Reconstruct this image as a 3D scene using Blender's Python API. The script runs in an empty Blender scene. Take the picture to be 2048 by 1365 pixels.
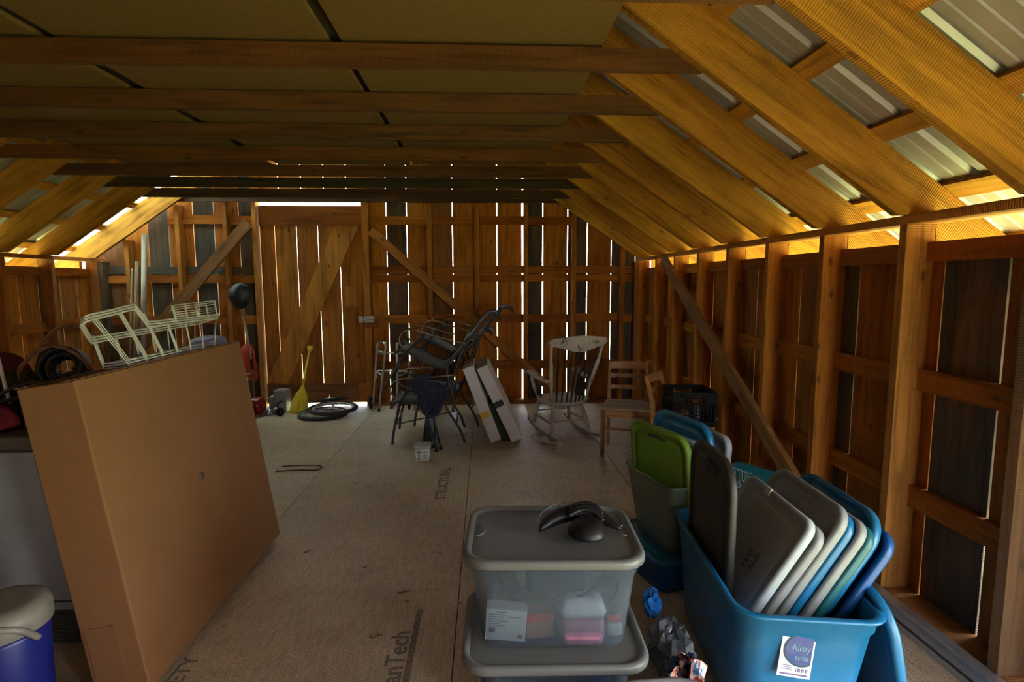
import bpy, bmesh, math, random
from mathutils import Vector, Matrix, Euler
from math import radians as rad, sin, cos, pi, atan2, sqrt, hypot

SC = bpy.context.scene
COL = SC.collection
random.seed(11)

# ------------------------------------------------------------------ camera
cam_d = bpy.data.cameras.new('camera')
cam = bpy.data.objects.new('camera', cam_d)
COL.objects.link(cam)
SC.camera = cam
_r = Vector((0.99880396, -0.04880445, -0.00296208))
_u = Vector((0.00817714, 0.10700642, 0.9942247))
_f = Vector((0.04820562, 0.99305979, -0.10727752))
cam.matrix_world = Matrix(((_r.x, _u.x, -_f.x, 0.0), (_r.y, _u.y, -_f.y, 0.0), (_r.z, _u.z, -_f.z, 1.5394), (0, 0, 0, 1)))
cam_d.sensor_width = 36.0
cam_d.lens = 1086.05 / 2048 * 36.0
cam_d.clip_start = 0.05
cam_d.clip_end = 300

# ------------------------------------------------------------------ light and exposure
world = bpy.data.worlds.new('world')
SC.world = world
world.use_nodes = True
wn = world.node_tree.nodes
wl = world.node_tree.links
bg = wn['Background']
tc = wn.new('ShaderNodeTexCoord')
nz = wn.new('ShaderNodeTexNoise'); nz.inputs['Scale'].default_value = 2.2; nz.inputs['Detail'].default_value = 4
cr = wn.new('ShaderNodeValToRGB')
cr.color_ramp.elements[0].position = 0.35; cr.color_ramp.elements[0].color = (0.74, 0.86, 1.0, 1)
cr.color_ramp.elements[1].position = 0.65; cr.color_ramp.elements[1].color = (1.0, 0.99, 0.96, 1)
wl.new(tc.outputs['Generated'], nz.inputs['Vector'])
wl.new(nz.outputs['Fac'], cr.inputs['Fac'])
wl.new(cr.outputs['Color'], bg.inputs['Color'])
bg.inputs['Strength'].default_value = 11.0

sun_d = bpy.data.lights.new('sun', 'SUN')
sun_d.energy = 32.0
sun_d.angle = rad(5)
sun_d.color = (1.0, 0.97, 0.9)
sun = bpy.data.objects.new('sun', sun_d)
COL.objects.link(sun)
sun.rotation_euler = Vector((-0.50, 0.25, -1.0)).to_track_quat('-Z', 'Y').to_euler()

def portal(loc, rot, sx, sy):
    d = bpy.data.lights.new('sky_portal', 'AREA')
    d.shape = 'RECTANGLE'; d.size = sx; d.size_y = sy
    d.cycles.is_portal = True
    o = bpy.data.objects.new('sky_portal', d)
    o.location = loc; o.rotation_euler = rot
    COL.objects.link(o)

SC.view_settings.view_transform = 'Standard'
SC.view_settings.look = 'None'
SC.view_settings.exposure = 1.1
SC.view_settings.gamma = 1.0
SC.view_settings.use_curve_mapping = False
SC.cycles.use_denoising = True
SC.cycles.max_bounces = 10
SC.cycles.diffuse_bounces = 7
SC.cycles.glossy_bounces = 4
SC.cycles.transmission_bounces = 8
SC.cycles.transparent_max_bounces = 12
SC.cycles.sample_clamp_indirect = 12
SC.cycles.caustics_reflective = False
SC.cycles.caustics_refractive = False

# ------------------------------------------------------------------ mesh helpers
class MB:
    """collects faces; every vertex keeps grain coordinates (along, across, across) and a tone pair"""
    def __init__(s):
        s.v = []; s.f = []; s.g = []; s.t = []; s.sm = []
    def add(s, vs, fs, gr=None, tone=(0.5, 0.0), smooth=False):
        b = len(s.v)
        s.v += [tuple(v) for v in vs]
        s.g += [tuple(g) for g in (gr if gr else vs)]
        s.t += [tone] * len(vs)
        s.f += [tuple(b + i for i in f) for f in fs]
        s.sm += [smooth] * len(fs)
    def box(s, a, b, axis=None, tone=None, M=None):
        x0, y0, z0 = a; x1, y1, z1 = b
        vs = [(x, y, z) for x in (x0, x1) for y in (y0, y1) for z in (z0, z1)]
        fs = [(0, 1, 3, 2), (4, 6, 7, 5), (0, 4, 5, 1), (2, 3, 7, 6), (0, 2, 6, 4), (1, 5, 7, 3)]
        d = [abs(x1 - x0), abs(y1 - y0), abs(z1 - z0)]
        if axis is None: axis = d.index(max(d))
        o = [random.uniform(0, 60) for _ in range(3)]
        gr = [(v[axis] + o[0], v[(axis + 1) % 3] + o[1], v[(axis + 2) % 3] + o[2]) for v in vs]
        if tone is None: tone = (random.random(), 0.0)
        if M is not None: vs = [tuple(M @ Vector(v)) for v in vs]
        s.add(vs, fs, gr, tone)
        return s
    def beam(s, p, q, w, h, up=(0, 0, 1), tone=None, cuts=None):
        """rectangular bar from p to q, w across, h along up; p,q on its centre line"""
        p = Vector(p); q = Vector(q); d = (q - p); L = d.length; d.normalize()
        up = Vector(up); sd = d.cross(up).normalized(); up = sd.cross(d).normalized()
        M = Matrix(((d.x, sd.x, up.x, p.x), (d.y, sd.y, up.y, p.y), (d.z, sd.z, up.z, p.z), (0, 0, 0, 1)))
        return s.box((0, -w / 2, -h / 2), (L, w / 2, h / 2), 0, tone, M)
    def prism(s, poly, a0, a1, axis='Y', tone=None, axisg=0, M=None, smooth=False):
        """poly in the plane square to axis, pushed from a0 to a1"""
        n = len(poly)
        def P(u, v, a):
            return {'Y': (u, a, v), 'X': (a, u, v), 'Z': (u, v, a)}[axis]
        vs = [P(u, v, a0) for u, v in poly] + [P(u, v, a1) for u, v in poly]
        fs = [tuple(range(n)), tuple(range(2 * n - 1, n - 1, -1))]
        fs += [(i, i + n, (i + 1) % n + n, (i + 1) % n) for i in range(n)]
        o = [random.uniform(0, 60) for _ in range(3)]
        gr = [(v[axisg] + o[0], v[(axisg + 1) % 3] + o[1], v[(axisg + 2) % 3] + o[2]) for v in vs]
        if M is not None: vs = [tuple(M @ Vector(v)) for v in vs]
        s.add(vs, fs, gr, tone or (random.random(), 0.0))
        if smooth:
            for i in range(len(s.sm) - n, len(s.sm)): s.sm[i] = True
        return s
    def tube(s, pts, r, seg=10, closed=False, tone=(0.5, 0), cap=True, flat=1.0, up=None):
        """swept round (or flattened) rod; r a number or one per point"""
        pts = [Vector(p) for p in pts]; n = len(pts)
        rs = r if isinstance(r, (list, tuple)) else [r] * n
        vs = []; gr = []
        t0 = (pts[1] - pts[0]).normalized()
        nrm = Vector(up) if up else t0.orthogonal()
        L = 0
        for i, p in enumerate(pts):
            if closed: t = pts[(i + 1) % n] - pts[i - 1]
            elif i == 0: t = pts[1] - pts[0]
            elif i == n - 1: t = pts[-1] - pts[-2]
            else: t = (pts[i + 1] - p).normalized() + (p - pts[i - 1]).normalized()
            t.normalize()
            nrm = nrm - t * nrm.dot(t)
            if nrm.length < 1e-6: nrm = t.orthogonal()
            nrm.normalize(); bi = t.cross(nrm)
            if i: L += (p - pts[i - 1]).length
            for k in range(seg):
                a = 2 * pi * k / seg
                vs.append(p + nrm * cos(a) * rs[i] + bi * sin(a) * rs[i] * flat)
                gr.append((L, cos(a) * .05, sin(a) * .05))
        fs = []
        m = n if closed else n - 1
        for i in range(m):
            j = (i + 1) % n
            for k in range(seg):
                l = (k + 1) % seg
                fs.append((i * seg + k, i * seg + l, j * seg + l, j * seg + k))
        if cap and not closed:
            fs.append(tuple(range(seg - 1, -1, -1))); fs.append(tuple((n - 1) * seg + k for k in range(seg)))
        s.add(vs, fs, gr, tone, True)
        return s
    def lathe(s, prof, seg=24, M=None, tone=(0.5, 0), closed=False):
        """profile (radius, height) turned about z"""
        vs = []; n = len(prof)
        for r, z in prof:
            for k in range(seg):
                a = 2 * pi * k / seg; vs.append(Vector((r * cos(a), r * sin(a), z)))
        if M is not None: vs = [M @ v for v in vs]
        fs = []
        for i in range(n if closed else n - 1):
            j = (i + 1) % n
            for k in range(seg):
                l = (k + 1) % seg; fs.append((i * seg + k, i * seg + l, j * seg + l, j * seg + k))
        if not closed:
            if prof[0][0] > 1e-5: fs.append(tuple(range(seg - 1, -1, -1)))
            if prof[-1][0] > 1e-5: fs.append(tuple((n - 1) * seg + k for k in range(seg)))
        s.add(vs, fs, None, tone, True)
        return s
    def loft(s, rings, closed=True, cap0=True, cap1=True, tone=(0.5, 0), smooth=True):
        """rings of equal length joined one to the next"""
        n = len(rings[0]); vs = [v for r in rings for v in r]; fs = []
        for i in range(len(rings) - 1):
            for k in range(n if closed else n - 1):
                l = (k + 1) % n; fs.append((i * n + k, i * n + l, (i + 1) * n + l, (i + 1) * n + k))
        s.add(vs, fs, None, tone, smooth)
        b = len(s.v) - len(vs)
        if cap0: s.f.append(tuple(b + k for k in range(n - 1, -1, -1))); s.sm.append(False)
        if cap1: s.f.append(tuple(b + (len(rings) - 1) * n + k for k in range(n))); s.sm.append(False)
        return s
    def ball(s, c, r, seg=14, rings=9, M=None, tone=(0.5, 0)):
        c = Vector(c); r = (r, r, r) if not isinstance(r, (list, tuple)) else r
        vs = []
        for i in range(rings + 1):
            th = pi * i / rings
            for k in range(seg):
                a = 2 * pi * k / seg
                v = Vector((r[0] * sin(th) * cos(a), r[1] * sin(th) * sin(a), r[2] * cos(th)))
                vs.append((M @ v if M is not None else v) + c)
        fs = [(i * seg + k, (i + 1) * seg + k, (i + 1) * seg + (k + 1) % seg, i * seg + (k + 1) % seg) for i in range(rings) for k in range(seg)]
        s.add(vs, fs, None, tone, True)
        return s
    def build(s, name, mat, parent=None, bevel=0, subsurf=0, solid=0, xf=None, merge=False):
        me = bpy.data.meshes.new(name)
        vs = s.v if xf is None else [tuple(xf @ Vector(v)) for v in s.v]
        me.from_pydata([tuple(v) for v in vs], [], s.f)
        me.polygons.foreach_set('use_smooth', s.sm)
        a = me.attributes.new('gr', 'FLOAT_VECTOR', 'POINT')
        a.data.foreach_set('vector', [c for g in s.g for c in g])
        a = me.attributes.new('tn', 'FLOAT_VECTOR', 'POINT')
        a.data.foreach_set('vector', [c for t in s.t for c in (t[0], t[1], 0.0)])
        bm = bmesh.new(); bm.from_mesh(me)
        if merge: bmesh.ops.remove_doubles(bm, verts=bm.verts, dist=1e-5)
        bmesh.ops.recalc_face_normals(bm, faces=bm.faces)
        bm.to_mesh(me); bm.free()
        me.materials.append(mat)
        o = bpy.data.objects.new(name, me); COL.objects.link(o)
        if parent is not None: o.parent = parent
        if solid:
            m = o.modifiers.new('thick', 'SOLIDIFY'); m.thickness = solid; m.offset = 0
        if bevel:
            m = o.modifiers.new('soft', 'BEVEL'); m.width = bevel; m.segments = 2; m.limit_method = 'ANGLE'; m.angle_limit = rad(40)
        if subsurf:
            m = o.modifiers.new('sub', 'SUBSURF'); m.levels = subsurf; m.render_levels = subsurf
        return o

def tag(o, label=None, cat=None, group=None, kind=None):
    if label: o['label'] = label
    if cat: o['category'] = cat
    if group: o['group'] = group
    if kind: o['kind'] = kind
    return o
def thing(name, label, cat, loc=(0, 0, 0), rot=(0, 0, 0), group=None):
    o = bpy.data.objects.new(name, None); COL.objects.link(o)
    o.location = loc; o.rotation_euler = rot; o.empty_display_size = 0.1
    return tag(o, label, cat, group)
def catmull(pts, n=6, closed=False):
    P = [Vector(p) for p in pts]; N = len(P); out = []
    m = N if closed else N - 1
    for i in range(m):
        p0 = P[i - 1] if (i > 0 or closed) else P[0]
        p1 = P[i]; p2 = P[(i + 1) % N]
        p3 = P[(i + 2) % N] if (i + 2 < N or closed) else P[-1]
        for k in range(n):
            t = k / n
            out.append(0.5 * ((2 * p1) + (p2 - p0) * t + (2 * p0 - 5 * p1 + 4 * p2 - p3) * t * t + (3 * p1 - p0 - 3 * p2 + p3) * t ** 3))
    if not closed: out.append(P[-1])
    return out
def rrect(w, d, r, n=6, z=0.0, cx=0.0, cy=0.0):
    """rounded rectangle ring"""
    out = []
    for sx, sy, a0 in ((1, 1, 0), (-1, 1, 90), (-1, -1, 180), (1, -1, 270)):
        for k in range(n + 1):
            a = rad(a0 + 90 * k / n)
            out.append(Vector((cx + sx * (w / 2 - r) + r * cos(a), cy + sy * (d / 2 - r) + r * sin(a), z)))
    return out

# ------------------------------------------------------------------ materials
def mat_new(name):
    m = bpy.data.materials.new(name); m.use_nodes = True
    return m, m.node_tree.nodes, m.node_tree.links, m.node_tree.nodes['Principled BSDF']
def N(ns, typ, **kw):
    n = ns.new('ShaderNode' + typ)
    for k, v in kw.items():
        if k.startswith('_'): setattr(n, k[1:], v)
        else: n.inputs[k.replace('__', ' ')].default_value = v
    return n
def ramp(ns, stops, interp='LINEAR'):
    n = ns.new('ShaderNodeValToRGB'); e = n.color_ramp.elements; n.color_ramp.interpolation = interp
    while len(e) < len(stops): e.new(0.5)
    for el, (p, c) in zip(e, stops):
        el.position = p; el.color = (c[0], c[1], c[2], 1) if not isinstance(c, (int, float)) else (c, c, c, 1)
    return n
def mixc(ns, ls, fac, a, b, blend='MIX'):
    n = ns.new('ShaderNodeMix'); n.data_type = 'RGBA'; n.blend_type = blend
    for i, v in ((0, fac), (6, a), (7, b)):
        if isinstance(v, (int, float)): n.inputs[i].default_value = v
        elif isinstance(v, tuple): n.inputs[i].default_value = (v[0], v[1], v[2], 1)
        else: ls.new(v, n.inputs[i])
    return n.outputs[2]
def math_(ns, ls, op, a, b=None, c=None, clamp=False):
    n = ns.new('ShaderNodeMath'); n.operation = op; n.use_clamp = clamp
    for i, v in enumerate((a, b, c)):
        if v is None: continue
        if isinstance(v, (int, float)): n.inputs[i].default_value = v
        else: ls.new(v, n.inputs[i])
    return n.outputs[0]

def wood(name, lo, hi, dark, grey=(0.085, 0.072, 0.058), rough=0.8, saw=0.5, knots=1.0, spec=0.25):
    m, ns, ls, P = mat_new(name)
    at = N(ns, 'Attribute'); at.attribute_name = 'gr'
    tn = N(ns, 'Attribute'); tn.attribute_name = 'tn'
    sp = N(ns, 'SeparateXYZ'); ls.new(tn.outputs['Vector'], sp.inputs[0])
    mp = N(ns, 'Mapping'); ls.new(at.outputs['Vector'], mp.inputs['Vector']); mp.inputs['Scale'].default_value = (1.1, 16, 16)
    n1 = N(ns, 'TexNoise', Scale=1.6, Detail=7, Roughness=0.62, Distortion=0.6); ls.new(mp.outputs[0], n1.inputs['Vector'])
    mp2 = N(ns, 'Mapping'); ls.new(at.outputs['Vector'], mp2.inputs['Vector']); mp2.inputs['Scale'].default_value = (1.0, 3.0, 3.0)
    n2 = N(ns, 'TexNoise', Scale=1.5, Detail=3); ls.new(mp2.outputs[0], n2.inputs['Vector'])
    c1 = mixc(ns, ls, sp.outputs[0], lo, hi)
    g = ramp(ns, [(0.30, 0.45), (0.52, 0.95), (0.75, 1.15)]); ls.new(n1.outputs['Fac'], g.inputs[0])
    c2 = mixc(ns, ls, 1.0, c1, g.outputs[0], 'MULTIPLY')
    b = ramp(ns, [(0.30, 0.68), (0.7, 1.18)]); ls.new(n2.outputs['Fac'], b.inputs[0])
    c3 = mixc(ns, ls, 0.8, c2, b.outputs[0], 'MULTIPLY')
    # knots
    mp3 = N(ns, 'Mapping'); ls.new(at.outputs['Vector'], mp3.inputs['Vector']); mp3.inputs['Scale'].default_value = (3.4, 7.0, 7.0)
    vo = N(ns, 'TexVoronoi', Scale=1.0, Randomness=1.0); ls.new(mp3.outputs[0], vo.inputs['Vector'])
    kn = ramp(ns, [(0.04, 1.0), (0.075, 0.9), (0.095, 0.25), (0.15, 0.0)]); ls.new(vo.outputs['Distance'], kn.inputs[0])
    kf = math_(ns, ls, 'MULTIPLY', kn.outputs[0], 0.85 * knots)
    c4 = mixc(ns, ls, kf, c3, dark)
    # grey weathering on boards with a tone of their own
    gg = mixc(ns, ls, 1.0, grey, g.outputs[0], 'MULTIPLY')
    gw = math_(ns, ls, 'MULTIPLY_ADD', n2.outputs['Fac'], 1.2, -0.6)
    gf = math_(ns, ls, 'ADD', sp.outputs[1], math_(ns, ls, 'MULTIPLY', gw, math_(ns, ls, 'MULTIPLY', sp.outputs[1], 1.2)), clamp=True)
    c5 = mixc(ns, ls, gf, c4, gg)
    ls.new(c5, P.inputs['Base Color'])
    P.inputs['Roughness'].default_value = rough
    P.inputs['Specular IOR Level'].default_value = spec
    # saw marks across the board
    mp4 = N(ns, 'Mapping'); ls.new(at.outputs['Vector'], mp4.inputs['Vector']); mp4.inputs['Scale'].default_value = (1, 0.45, 0.45)
    wv = N(ns, 'TexWave', Scale=30, Distortion=3.4, Detail=3); wv.wave_type = 'BANDS'; wv.bands_direction = 'X'
    wv.inputs['Detail Scale'].default_value = 1.2
    ls.new(mp4.outputs[0], wv.inputs['Vector'])
    h = math_(ns, ls, 'ADD', math_(ns, ls, 'MULTIPLY', wv.outputs['Fac'], saw), math_(ns, ls, 'MULTIPLY', n1.outputs['Fac'], 0.8))
    bp = N(ns, 'Bump', Strength=0.35, Distance=0.006); ls.new(h, bp.inputs['Height'])
    ls.new(bp.outputs[0], P.inputs['Normal'])
    return m

def plain(name, col, rough=0.5, metal=0.0, spec=0.4, var=0.12, scale=14.0, bump=0.0, col2=None, dirt=0.0, dirtc=(0.12, 0.09, 0.06), sss=0, dscale=5.0):
    """a coloured surface with soft uneven colour, optional dirt"""
    m, ns, ls, P = mat_new(name)
    t = N(ns, 'TexCoord')
    n1 = N(ns, 'TexNoise', Scale=scale, Detail=5, Roughness=0.6); ls.new(t.outputs['Object'], n1.inputs['Vector'])
    c2 = col2 or tuple(max(0, c * (1 - 2 * var)) for c in col)
    r = ramp(ns, [(0.35, c2), (0.65, col)]); ls.new(n1.outputs['Fac'], r.inputs[0])
    out = r.outputs[0]
    if dirt:
        n2 = N(ns, 'TexNoise', Scale=dscale, Detail=8, Roughness=0.7); ls.new(t.outputs['Object'], n2.inputs['Vector'])
        dr = ramp(ns, [(0.52, 0.0), (0.7, dirt)]); ls.new(n2.outputs['Fac'], dr.inputs[0])
        out = mixc(ns, ls, dr.outputs[0], out, dirtc)
    ls.new(out, P.inputs['Base Color'])
    P.inputs['Roughness'].default_value = rough; P.inputs['Metallic'].default_value = metal
    P.inputs['Specular IOR Level'].default_value = spec
    if bump:
        bp = N(ns, 'Bump', Strength=bump, Distance=0.004); ls.new(n1.outputs['Fac'], bp.inputs['Height']); ls.new(bp.outputs[0], P.inputs['Normal'])
    return m

M_FRAME = wood('rough_sawn_pine', (0.40, 0.135, 0.016), (0.56, 0.225, 0.032), (0.10, 0.035, 0.01))
M_RAFT = wood('yellow_pine_rafter', (0.42, 0.175, 0.018), (0.62, 0.295, 0.032), (0.17, 0.06, 0.015), saw=0.9)
M_BOARD = wood('siding_board', (0.36, 0.108, 0.011), (0.60, 0.225, 0.025), (0.07, 0.022, 0.008), saw=0.35)
M_TIE = wood('old_tie_board', (0.13, 0.045, 0.009), (0.22, 0.085, 0.017), (0.03, 0.012, 0.005), grey=(0.04, 0.031, 0.018), saw=0.25, knots=1.0)
M_DOOR = wood('door_board', (0.38, 0.135, 0.017), (0.54, 0.225, 0.035), (0.10, 0.03, 0.01), saw=0.2)

# ------------------------------------------------------------------ outdoors
def grass_mat():
    m, ns, ls, P = mat_new('grass_ground')
    t = N(ns, 'TexCoord'); n = N(ns, 'TexNoise', Scale=1.3, Detail=8); ls.new(t.outputs['Object'], n.inputs['Vector'])
    r = ramp(ns, [(0.3, (0.22, 0.26, 0.08)), (0.7, (0.46, 0.48, 0.20))]); ls.new(n.outputs['Fac'], r.inputs[0])
    ls.new(r.outputs[0], P.inputs['Base Color']); P.inputs['Roughness'].default_value = 0.9
    return m
b = MB(); b.box((-40, -40, -0.62), (40, 60, -0.5))
tag(b.build('ground', grass_mat()), kind='structure')

# ------------------------------------------------------------------ floor
def floor_mat():
    m, ns, ls, P = mat_new('dusty_plywood_floor')
    t = N(ns, 'TexCoord')
    big = N(ns, 'TexNoise', Scale=0.9, Detail=6, Roughness=0.65); ls.new(t.outputs['Object'], big.inputs['Vector'])
    c = ramp(ns, [(0.3, (0.38, 0.29, 0.19)), (0.55, (0.50, 0.40, 0.28)), (0.75, (0.60, 0.495, 0.36))]); ls.new(big.outputs['Fac'], c.inputs[0])
    mp = N(ns, 'Mapping'); ls.new(t.outputs['Object'], mp.inputs['Vector']); mp.inputs['Scale'].default_value = (30, 5, 5)
    st = N(ns, 'TexNoise', Scale=2.0, Detail=6, Roughness=0.7); ls.new(mp.outputs[0], st.inputs['Vector'])
    sr = ramp(ns, [(0.3, 0.6), (0.6, 1.12)]); ls.new(st.outputs['Fac'], sr.inputs[0])
    c1 = mixc(ns, ls, 0.7, c.outputs[0], sr.outputs[0], 'MULTIPLY')
    fine = N(ns, 'TexNoise', Scale=160, Detail=4); ls.new(t.outputs['Object'], fine.inputs['Vector'])
    fr = ramp(ns, [(0.3, 0.35), (0.5, 1.0), (0.7, 1.6)]); ls.new(fine.outputs['Fac'], fr.inputs[0])
    c2 = mixc(ns, ls, 0.75, c1, fr.outputs[0], 'MULTIPLY')
    # old tide lines where water dried
    wn_ = N(ns, 'TexNoise', Scale=1.35, Detail=7, Roughness=0.7, Distortion=0.35); ls.new(t.outputs['Object'], wn_.inputs['Vector'])
    wr = ramp(ns, [(0.56, 0.0), (0.568, 0.4), (0.572, 0.05), (0.6, 0.0)]); ls.new(wn_.outputs['Fac'], wr.inputs[0])
    c3 = mixc(ns, ls, wr.outputs[0], c2, (0.12, 0.085, 0.055))
    # spots of dirt
    vo = N(ns, 'TexVoronoi', Scale=5.0, Randomness=1.0); ls.new(t.outputs['Object'], vo.inputs['Vector'])
    vr = ramp(ns, [(0.045, 0.8), (0.075, 0.0)]); ls.new(vo.outputs['Distance'], vr.inputs[0])
    c4 = mixc(ns, ls, vr.outputs[0], c3, (0.09, 0.065, 0.045))
    ls.new(c4, P.inputs['Base Color']); P.inputs['Roughness'].default_value = 0.52
    P.inputs['Specular IOR Level'].default_value = 0.5
    bp = N(ns, 'Bump', Strength=0.25, Distance=0.003)
    ls.new(math_(ns, ls, 'ADD', fine.outputs['Fac'], st.outputs['Fac']), bp.inputs['Height']); ls.new(bp.outputs[0], P.inputs['Normal'])
    return m
M_FLOOR = floor_mat()
M_DARK = plain('dark_gap', (0.03, 0.022, 0.015), 0.9)
XL, XR, YB, YF = -4.63, 1.926, 6.78, -0.6
b = MB(); b.box((XL - 0.16, YF - 0.02, -0.2), (XR + 0.16, YB + 0.16, -0.012)); 
fl = b.build('floor', M_DARK)
tag(fl, kind='structure')
sheets = MB()
SX = [XL - 0.14, -3.804, -2.584, -1.364, -0.144, 1.076, XR + 0.14]
SOFF = [2.04, 0.83, 2.04, 2.60, 1.38, 2.60]
for i in range(6):
    x0, x1 = SX[i] + 0.0022, SX[i + 1] - 0.0022
    y = SOFF[i] - 2.44 * 2
    while y < YB + 0.14:
        a, c = max(y + 0.0018, YF), min(y + 2.44 - 0.0018, YB + 0.14)
        if c - a > 0.05: sheets.box((x0, a, -0.012), (x1, c, 0.0))
        y += 2.44
sheets.build('floor_sheet', M_FLOOR, fl)

# ------------------------------------------------------------------ framing numbers
PITCH = 0.678
def zlo(x): return 3.117 - PITCH * x if x > -1.352 else 3.117 - PITCH * (-2.704 - x)
def zhi(x): return zlo(x) + 0.262
RK = list(range(-4, 8))
def ky(k): return 2.43 + 0.61 * k
ZP = 1.80
ordn = ['farthest', 'second', 'third', 'fourth', 'fifth', 'sixth', 'seventh', 'eighth', 'ninth', 'tenth', 'eleventh', 'twelfth', 'thirteenth', 'fourteenth']
def which(k, frm='from the back wall'):
    i = 7 - k
    return 'closest to the back wall' if i == 0 else ordn[i] + ' ' + frm

def plumb(x0, x1, y0, y1, z0, z1, tone=None):
    return MB().box((x0, y0, z0), (x1, y1, z1), 2, tone)

# side wall studs and corner posts
for side, nm in ((1, 'right'), (-1, 'left')):
    for k in list(range(-4, 7)):
        if side == 1 and k == -3: continue
        if side == 1: a, c = XR, XR + 0.137
        else: a, c = XL - 0.137, XL
        y = ky(k)
        g = 0.0
        if side == 1 and k == -1: g = 0.75
        if side == 1 and k == 0: g = 0.22
        if side == -1 and k == 6: g = 0.3
        o = plumb(a, c, y, y + 0.045, 0.045, ZP, (random.random() * 0.9, g)).build('wall_stud', M_FRAME, bevel=0.002)
        tag(o, 'rough sawn upright stud in the %s wall, %s' % (nm, which(k, 'stud from the back wall')), 'stud', 'studs of the %s wall' % nm)
    o = plumb(XR if side == 1 else XL - 0.137, XR + 0.137 if side == 1 else XL, YB - 0.0, YB + 0.045, 0.045, ZP, (0.6, 0.0 if side == 1 else 0.25)).build('corner_post', M_FRAME, bevel=0.002)
    tag(o, 'upright corner post where the %s wall meets the back wall' % nm, 'post')
    # top plate
    a, c = (XR, XR + 0.14) if side == 1 else (XL - 0.14, XL)
    o = MB().box((a, YF, ZP), (c, YB + 0.13, ZP + 0.04), 1).build('top_plate', M_FRAME, bevel=0.002)
    tag(o, 'long flat top plate on the %s wall carrying the rafters' % nm, 'wall plate')
    # sole plate
    o = MB().box((a, YF, 0.0), (c, YB + 0.13, 0.045), 1, (0.5, 0.35)).build('sole_plate', M_FRAME, bevel=0.002)
    tag(o, 'flat sole plate on the floor along the %s wall' % nm, 'wall plate')
    # girts
    for z0, z1, nmz in ((1.628, 1.716, 'highest'), (1.034, 1.133, 'middle'), (0.466, 0.565, 'lowest')):
        g0, g1 = (XR + 0.102, XR + 0.137) if side == 1 else (XL - 0.137, XL - 0.102)
        o = thing('wall_rail', '%s row of horizontal rail blocks between studs of the %s wall' % (nmz, nm), 'rail', (0, 0, 0), group='rails of the %s wall' % nm)
        ks = [ky(k) for k in range(-4, 7)] + [YB]
        prev = YF
        for y in ks:
            if side == 1 and nmz != 'highest' and 0.1 < y < 1.3:
                prev = y + 0.045; continue
            if y - prev > 0.1: MB().box((g0, prev + 0.001, z0 + random.uniform(-.006, .006)), (g1, y - 0.001, z1 + random.uniform(-.006, .006)), 1, (random.random() * 0.6, 0.35 if nmz == 'highest' and random.random() < .6 else 0.0)).build('rail_block', M_BOARD, o)
            prev = y + 0.045

def board_run(cells, plane, axis, ztop, zbot=0.0, thick=0.022):
    """vertical boards; cells = (from, to, tone, grey)"""
    m = MB()
    for a, c, t, g in cells:
        n = 14; e = []
        # wany edges
        pa = [a + random.uniform(0, 0.0018) for _ in range(n + 1)]; pc = [c - random.uniform(0, 0.0018) for _ in range(n + 1)]
        o3 = [random.uniform(0, 60) for _ in range(3)]
        vs = []; gr = []
        za, zc = ztop(a), ztop(c)
        for i in range(n + 1):
            f = i / n
            for u, zt in ((pa[i], za), (pc[i], zc)):
                z = zbot + (zt - zbot) * f
                for p in (plane, plane + thick):
                    vs.append((u, p, z) if axis == 'X' else (p, u, z)); gr.append((z + o3[0], u + o3[1], p + o3[2]))
        fs = [(0, 1, 3, 2), (n * 4, n * 4 + 2, n * 4 + 3, n * 4 + 1)]
        for i in range(n):
            q = i * 4; r = q + 4
            fs += [(q, q + 2, r + 2, r), (q + 1, r + 1, r + 3, q + 3), (q, r, r + 1, q + 1), (q + 2, q + 3, r + 3, r + 2)]
        m.add(vs, fs, gr, (t, g))
    return m
def cells_from(gaps, greys, end0, end1, gap=0.011):
    """gaps: (position, width)"""
    out = []; p = end0
    for i, (x, w) in enumerate(list(gaps) + [(end1, 0)]):
        w = w * 0.55 if w > 0.006 else w * 0.8
        out.append((p, x - w / 2, random.random(), greys.get(i, 0.0))); p = x + w / 2
    return out
# right wall siding
gr_ = [(YF + 0.30 * i, 0.006) for i in range(1, 9) if YF + 0.30 * i < 1.7] + [(1.80, 0.008), (2.055, 0.014), (2.362, 0.009), (2.634, 0.002), (2.915, 0.006), (3.19, 0.004), (3.474, 0.008), (3.755, 0.003), (4.042, 0.010), (4.30, 0.003), (4.57, 0.004), (4.842, 0.012), (5.10, 0.003), (5.388, 0.007), (5.69, 0.004), (6.012, 0.007), (6.31, 0.004), (6.60, 0.004)]
nb = len(gr_)
base = nb - 18
cells = cells_from(gr_, {base + 2: 1.0, base + 5: 0.85, base + 6: 0.35, base + 0: 0.5, base + 14: 0.6, base + 9: 0.4, base + 1: 0.25}, YF, YB + 0.14)
cells = [c for c in cells if not (0.30 < (c[0] + c[1]) / 2 < 1.20)]
wr = board_run(cells, XR + 0.138, 'Y', lambda y: 1.705).build('wall_right', M_BOARD); tag(wr, kind='structure')
# left wall siding
gl_ = [(YF + 0.27 * i, 0.005) for i in range(1, 23)] + [(5.55, 0.003), (5.805, 0.007), (6.06, 0.006), (6.362, 0.012), (6.62, 0.009)]
gl_ = [g for g in gl_ if g[0] < 5.4 or g in gl_[-5:]]
cells = cells_from(gl_, {len(gl_) - 1: 0.3, len(gl_) - 2: 0.6, 2: 0.9, 6: 0.9, 12: 0.7}, YF, YB + 0.14)
w_ = board_run(cells, XL - 0.16, 'Y', lambda y: 1.705).build('wall_left', M_BOARD); tag(w_, kind='structure')

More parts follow.
